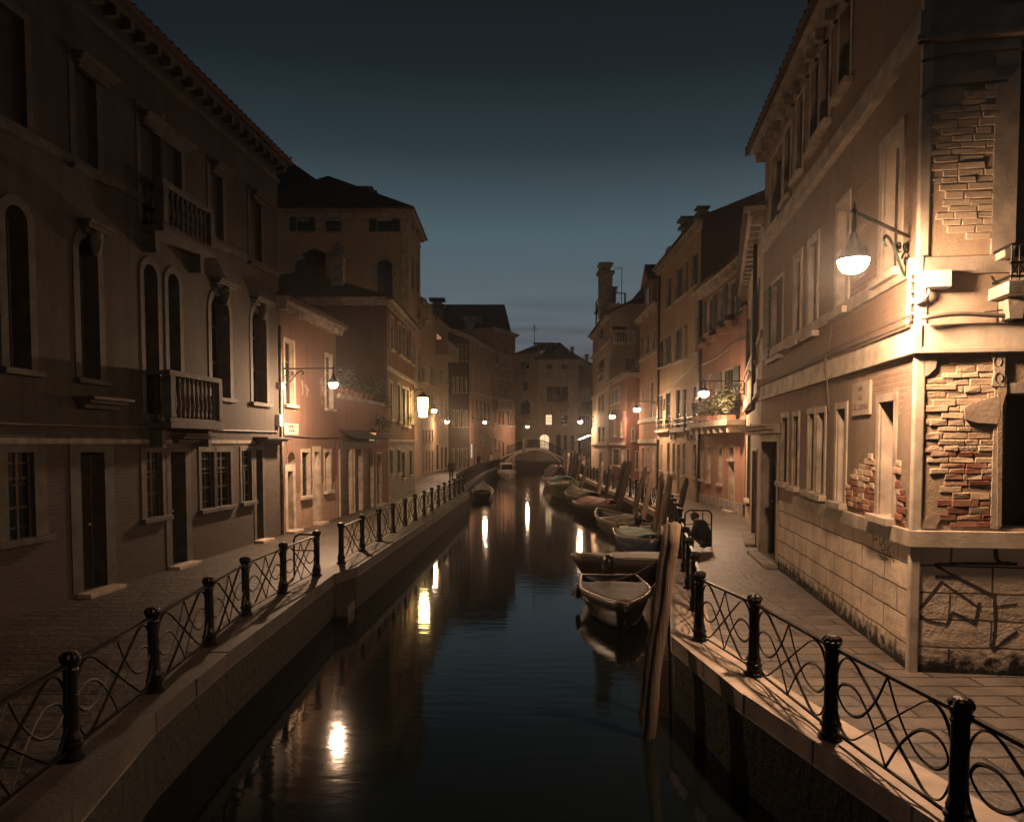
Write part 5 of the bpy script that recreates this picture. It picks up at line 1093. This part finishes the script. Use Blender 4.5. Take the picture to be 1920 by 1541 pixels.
# ------------------------------------------------------------------ footbridge
YB = 100.0
t = empty('footbridge', (3.0, YB, 0), 0, 'arched stone footbridge with iron railings crossing the canal', 'footbridge'); M['ring'] = simple('arch_stone', (.52, .44, .35), .75, var=.3); M['bridge'] = blockmat('bridge_brick', (.11, .08, .06), (.08, .06, .045), (.10, .08, .065), .3, .1, .012)
def bp_(px_, py_): p = at_y(px_, py_, YB); return (p.x - 3.0, p.z)
soff = cat_rom([(*bp_(947, 867), 0), (*bp_(972, 851), 0), (*bp_(1003, 844), 0), (*bp_(1030, 850), 0), (*bp_(1051, 867), 0)], 6)
deck = cat_rom([(*bp_(930, 862), 0), (*bp_(960, 849), 0), (*bp_(982, 842), 0), (*bp_(1003, 839.5), 0), (*bp_(1022, 842), 0), (*bp_(1040, 850), 0), (*bp_(1062, 861), 0)], 6)
x0_, x1_ = soff[0].x, soff[-1].x
outl = [(deck[0].x, ZW - .5), (deck[0].x, deck[0].y)] + [(p.x, p.y) for p in deck[1:]] + [(deck[-1].x, ZW - .5), (x1_, ZW - .5)] + [(p.x, p.y) for p in soff[::-1]] + [(x0_, ZW - .5)]
MB().prism([(a, b) for a, b in outl], 0, 2.6).build('span', 'bridge', t)
q = MB()
for a, b in zip(soff, soff[1:]):
    n1 = Vector((0, .32)); q.prism([(a.x, a.y - .02), (b.x, b.y - .02), (b.x, b.y + .3), (a.x, a.y + .3)], -.06, .12)
q.build('arch_ring', 'ring', t)
q = MB()
for a, b in zip(deck, deck[1:]): q.prism([(a.x, a.y - .22), (b.x, b.y - .22), (b.x, b.y + .03), (a.x, a.y + .03)], -.1, .3)
q.build('coping', 'ring', t)
for side in (0.1, 2.5):
    q = MB(); dk = [p for p in deck if bp_(950, 0)[0] < p.x < bp_(1066, 0)[0]]
    q.tube([(p.x, side, p.y + 1.05) for p in dk], .035, 5); q.tube([(p.x, side, p.y + .15) for p in dk], .025, 5)
    for i, p in enumerate(dk):
        q.tube([(p.x, side, p.y), (p.x, side, p.y + 1.05)], .028, 4)
        if i + 1 < len(dk): m_ = p.lerp(dk[i + 1], .5); q.tube([(m_.x, side, m_.y + .1), (m_.x, side, m_.y + 1.03)], .018, 4)
    q.build('railing', 'iron', t)
for px_, yt, yb in ((982, 824, 842), (986.8, 824.5, 841), (929, 845, 869), (935.5, 843.5, 858), (1058, 846, 868)):
    a, z1 = bp_(px_, yt); z0 = bp_(px_, yb)[1]; q = MB(); q.box(a - .17, a + .17, -.2 if px_ != 986.8 else 2.3, .2 if px_ != 986.8 else 2.7, z0 - .6, z1); q.box(a - .22, a + .22, -.25 if px_ != 986.8 else 2.25, .25 if px_ != 986.8 else 2.75, z1, z1 + .1); q.build('pillar', 'stone', t)
# people
def skin_mesh(name, verts, edges, mat, parent, sub=1):
    me = bpy.data.meshes.new(name); me.from_pydata([v[:3] for v in verts], edges, []); me.update(); o = bpy.data.objects.new(name, me); COL.objects.link(o)
    if parent is not None: o.parent = parent
    mo = o.modifiers.new('skin', 'SKIN'); mo.use_smooth_shade = True
    for i, v in enumerate(verts):
        sv = me.skin_vertices[0].data[i]; sv.radius = (v[3], v[3] if len(v) < 5 else v[4]); sv.use_root = (i == 0)
    if sub: sb = o.modifiers.new('sub', 'SUBSURF'); sb.levels = sub; sb.render_levels = sub
    me.materials.append(M[mat]); return o
def person(loc, yaw, label, J, top_mat, leg_mat, bulk=1.0, fingers=False, hair='hair'):
    """J: joints pelvis, chest, neck, head, then per side shoulder/elbow/wrist, hip/knee/ankle/toe (local, x forward)"""
    t = empty('person', loc, yaw, label, 'person')
    B = [(*J['pelvis'], .11), (*J['chest'], .12), (*J['neck'], .055), (*J['head'], .085), (*J['crown'], .06)]; E = [(0, 1), (1, 2), (2, 3), (3, 4)]
    for s in ('l', 'r'):
        i = len(B); B += [(*J['sh' + s], .05), (*J['el' + s], .04), (*J['wr' + s], .028), (*J['ha' + s], .035, .02)]; E += [(1, i), (i, i + 1), (i + 1, i + 2), (i + 2, i + 3)]
        w, h = Vector(J['wr' + s]), Vector(J['ha' + s]); d = (h - w).normalized(); side = d.cross(Vector((0, 0, 1))); side = side.normalized() if side.length > .1 else Vector((0, 1, 0)); cu = d.cross(side)
        if fingers:
            for k, ln in enumerate((.062, .072, .068, .052)):
                st = h + side * (.03 - .02 * k); j = len(B); B += [(*(st + d * .03), .010), (*(st + d * (.03 + ln * .5) - cu * .006), .009), (*(st + d * (.03 + ln) - cu * .025), .007)]; E += [(i + 3, j), (j, j + 1), (j + 1, j + 2)]
            j = len(B); b_ = w.lerp(h, .5); B += [(*(b_ + side * .045), .011), (*(b_ + side * .065 + d * .035), .009)]; E += [(i + 3, j), (j, j + 1)]
        i = len(B); B += [(*J['hi' + s], .05), (*J['kn' + s], .036), (*J['an' + s], .026), (*J['to' + s], .016)]; E += [(0, i), (i, i + 1), (i + 1, i + 2), (i + 2, i + 3)]
    body = skin_mesh('body', B, E, 'skin', t)
    c = [(*J['pelvis'], .17 * bulk, .15 * bulk), (*J['chest'], .175 * bulk, .15 * bulk), (*J['neck'], .085 * bulk)]; E = [(0, 1), (1, 2)]
    for s in ('l', 'r'): i = len(c); c += [(*J['sh' + s], .085 * bulk), (*J['el' + s], .065 * bulk), (*J['wr' + s], .05 * bulk)]; E += [(1, i), (i, i + 1), (i + 1, i + 2)]
    skin_mesh('coat', c, E, top_mat, t)
    c = [(*J['pelvis'], .15, .13)]; E = []
    for s in ('l', 'r'): i = len(c); c += [(*J['hi' + s], .095), (*J['kn' + s], .072), (*J['an' + s], .056)]; E += [(0, i), (i, i + 1), (i + 1, i + 2)]
    skin_mesh('trousers', c, E, leg_mat, t)
    for s in ('l', 'r'): a, b = Vector(J['an' + s]), Vector(J['to' + s]); MB().tube([a - (b - a) * .35 - Vector((0, 0, .02)), a.lerp(b, .4), b + (b - a) * .1], [.045, .05, .03], 8).build('shoe', 'coat', t, smooth=True)
    h, cr_ = Vector(J['head']), Vector(J['crown']); up = (cr_ - h).normalized(); fw = Vector((1, 0, 0)) - up * up.x; fw.normalize()
    q = MB(); q.lathe([(.105, -.06), (.113, -.01), (.108, .05), (.08, .1), (.03, .125)], 12, sx=1.0); ho = q.build('hair', hair, t, smooth=True)
    yv = up.cross(fw); ho.matrix_local = Matrix(((fw.x, yv.x, up.x, h.x + up.x * .03 - fw.x * .02), (fw.y, yv.y, up.y, h.y + up.y * .03 - fw.y * .02), (fw.z, yv.z, up.z, h.z + up.z * .03 - fw.z * .02), (0, 0, 0, 1)))
    q = MB(); q.lathe([(.0, -.02), (.014, 0), (.0, .035)], 6, tuple(h + fw * .095 - up * .02)); q.build('nose', 'skin', t, smooth=True)
    for sg in (1, -1):
        q = MB(); q.lathe([(.0, -.012), (.012, 0), (.0, .012)], 6, tuple(h + fw * .083 + yv * sg * .033 + up * .012)); q.build('eye', 'coat', t, smooth=True)
        q = MB(); q.lathe([(.0, -.03), (.018, 0), (.0, .03)], 6, tuple(h + yv * sg * .095)); q.build('ear', 'skin', t, smooth=True)
    return t
stand = dict(pelvis=(0, 0, .95), chest=(.02, 0, 1.28), neck=(.02, 0, 1.46), head=(.05, 0, 1.60), crown=(.05, 0, 1.69))
for s, y in (('l', .17), ('r', -.17)): stand.update({'sh' + s: (.0, y, 1.40), 'el' + s: (-.03, y * 1.3, 1.13), 'wr' + s: (.08, y * 1.25, .90), 'ha' + s: (.10, y * 1.22, .81), 'hi' + s: (0, y * .55, .90), 'kn' + s: (.03, y * .6, .50), 'an' + s: (0, y * .65, .08), 'to' + s: (.14, y * .75, .03)})
walk = dict(stand); walk.update(knl=(.14, .1, .52), anl=(.2, .1, .09), tol=(.34, .12, .05), knr=(-.02, -.1, .5), anr=(-.22, -.1, .13), tor=(-.1, -.11, .05))
sit = dict(pelvis=(0, 0, .14), chest=(.14, 0, .50), neck=(.28, 0, .68), head=(.37, 0, .775), crown=(.42, 0, .85))
for s, y in (('l', .19), ('r', -.19)): sit.update({'sh' + s: (.20, y, .62), 'el' + s: (.28, y * 1.25, .36), 'wr' + s: (.46, y * .6, .40), 'ha' + s: (.53, y * .42, .43), 'hi' + s: (.08, y * .55, .15), 'kn' + s: (.46, y * .75, .42), 'an' + s: (.56, y * .7, .0), 'to' + s: (.70, y * .8, -.035)})
p = at_y(1326, 1030, 19.4)
person((p.x, 19.4, .07), PI - .75, 'person in a dark coat sitting hunched on the quay beside the hoop rail', sit, 'coat', 'coat', bulk=1.4, fingers=True)
p = at_z(846, 903, ZL); person((p.x, p.y, ZL - .01), PI / 2, 'person in dark clothes walking along the left pavement past the lamps', walk, 'coat', 'coat')
for px_, Y, yw, lb, a, b_ in ((1085, 84, 2.4, 'person in a pale coat standing by the bright mooring pole', 'cloth_pale', 'coat'), (1094, 80, -1.2, 'person in a rose top standing between the poles and the stone pier', 'cloth_rose', 'cloth_pale'), (1100, 83, 3.0, 'person in dark clothes standing closest to the stone pier', 'coat', 'coat'),
                              (897, 92, 1.2, 'person in dark clothes standing by the bright white doorway', 'coat', 'coat'), (921, 96, .4, 'person in pale clothes standing at the left foot of the footbridge', 'cloth_pale', 'cloth_pale')):
    person((B_at(px_, Y), Y, (ZR if px_ > 960 else ZL) - .012), yw, lb, stand, a, b_)
# ------------------------------------------------------------------ cafe awning near the bridge
p = at_y(1092, 820, 88); t = empty('cafe_awning', p, 0, 'small white awning with a bright tube light on the right bank by the footbridge', 'awning')
MB().add([(-.9, -.9, -.35), (1.0, -.6, .35), (1.0, .9, .35), (-.9, .9, -.35), (-.9, -.9, -.45), (1.0, -.6, .25), (1.0, .9, .25), (-.9, .9, -.45)], [(0, 1, 2, 3), (4, 7, 6, 5), (0, 4, 5, 1), (1, 5, 6, 2), (2, 6, 7, 3), (3, 7, 4, 0)]).build('canvas', 'cloth_pale', t)
q = MB(); q.tube([(1.0, 0, .2), (1.2, 0, -.4), (-.8, 0, -.42)], .03, 5); q.tube([(1.2, 0, -.4), (1.2, 0, -p.z)], .04, 6); q.build('frame', 'iron', t)
M['tube_light'] = emit('tube_light', (1.0, .74, .5), 520.0); MB().tube([(-.35, -.92, -.20), (.75, -.70, .22)], .035, 6).build('tube_light', 'tube_light', t)

# ------------------------------------------------------------------ plants
def leaves(q, c, r, n, size, R, flat=1.0):
    for _ in range(n):
        v = Vector((R.gauss(0, 1), R.gauss(0, 1), R.gauss(0, 1))).normalized() * (R.random() ** .4); lump = 1 + .25 * math.sin(v.x * 5 + c[0]) * math.cos(v.y * 6)
        p = Vector((c[0] + v.x * r[0] * lump, c[1] + v.y * r[1] * lump, c[2] + v.z * r[2] * lump)); a = Vector((R.gauss(0, 1), R.gauss(0, 1), R.gauss(0, .6))).normalized(); b = a.orthogonal().normalized(); s = size * R.uniform(.6, 1.3)
        q.quad(p - a * s, p + b * s * .42, p + a * s, p - b * s * .42)
def plant(name, loc, r, n, size, label, cat='plant', pot=None, group=None, seed=1, lumps=4):
    R = random.Random(seed); t = empty(name, loc, 0, label, cat, group); q = MB()
    for k in range(lumps): c = (R.uniform(-.6, .6) * r[0], R.uniform(-.5, .5) * r[1], r[2] * R.uniform(.5, 1.1)); leaves(q, c, (r[0] * .55, r[1] * .6, r[2] * .5), n // lumps, size, R)
    q.build('foliage', 'leaf', t); q = MB()
    for k in range(5): q.tube([(R.uniform(-.3, .3) * r[0], 0, 0), (R.uniform(-.6, .6) * r[0], R.uniform(-.4, .4) * r[1], r[2])], .02, 4)
    q.build('stem', 'stem', t)
    if pot: MB().box(-pot[0], pot[0], -pot[1], pot[1], -.2, .04).build('planter', 'pot', t, bevel=.02)
    return t
f = R3
for i, (px_, w_) in enumerate(((1331, .7), (1351, .75), (1372, .8), (1389, .6))):
    u_, z_ = f.px(px_, 790); p = f.M @ Vector((u_, .5, z_ + .2)); plant('terrace_plant', p, (.4, w_, .55 if i < 2 else .75), 420, .085, ('thin shaded bush at the lamp end of the pink house terrace', 'dark bush second from the lamp on the pink house terrace', 'tall brightly lit bush on the pink house terrace', 'lit bush on the pink house terrace next to the narrow house')[i], 'bush', pot=(.2, w_ * .6), group='bushes on the pink house terrace', seed=i + 3)
for i, (px_, py_) in enumerate(((1325, 641), (1344, 627), (1362, 614), (1381, 600))):
    u_, z_ = f.px(px_, py_); p = f.M @ Vector((u_, .2, z_ - .1)); plant('window_box', p, (.16, .45, .25), 130, .07, ('flower box lowest in the slanting row under the upper pink house windows', 'flower box second lowest under the upper pink house windows', 'flower box third up under the upper pink house windows', 'flower box highest up under the upper pink house windows')[i], 'flower box', pot=(.12, .4), group='flower boxes under the upper windows of the pink house', seed=i + 9, lumps=3)
p = at_y(668, 730, 35.5); plant('garden_tree', (p.x, p.y, p.z - 1.2), (1.2, 1.0, 1.6), 900, .11, 'dark leafy tree crown rising behind the garden wall', 'tree', seed=21, lumps=6)
p = at_y(707, 742, 36.6); plant('garden_bush', (p.x, p.y, p.z - .9), (.7, .6, 1.0), 420, .09, 'small leafy bush at the dark red house end of the garden wall', 'bush', seed=22)
for i in range(7):
    px_ = 637 + i * 9.5; u_, z_ = LG.px(px_, 748); p = LG.M @ Vector((u_, .0, HG + .06)); t = empty('flower_pot', p, 0, 'terracotta pot in the row on top of the garden wall', 'flower pot', 'pots standing on top of the garden wall')
    MB().lathe([(.09, 0), (.12, .2), (.135, .2), (.135, .25), (.1, .25)], 10).build('pot', 'pot', t, smooth=True); q = MB(); leaves(q, (0, 0, .36), (.14, .14, .16), 40, .06, random.Random(i)); q.build('foliage', 'leaf', t)
p = at_y(764, 818, 44.5); plant('hanging_plant', (p.x + .1, p.y, p.z + .8), (.35, .4, .5), 160, .08, 'small plant hanging on the wall under the yellow lantern', seed=31)
p = at_y(716, 806, 35.8); plant('wall_plant', (p.x, p.y - .6, p.z - .2), (.5, .45, .7), 260, .08, 'bushy plant over the little door at the garden wall end', seed=32)

# ------------------------------------------------------------------ thin night haze
hz_m = bpy.data.materials.new('haze'); hz_m.use_nodes = True; hn = hz_m.node_tree; hn.nodes.clear()
ho_ = hn.nodes.new("ShaderNodeOutputMaterial"); hv = hn.nodes.new("ShaderNodeVolumePrincipled"); hv.inputs["Density"].default_value = .0005; hv.inputs["Color"].default_value = (.95, .95, .97, 1); hv.inputs["Anisotropy"].default_value = .9
hn.links.new(hv.outputs[0], ho_.inputs["Volume"]); M['haze'] = hz_m
o = MB().box(-40, 40, -20, 160, ZW - 1, 30).build('haze', 'haze'); tag(o, kind='stuff')
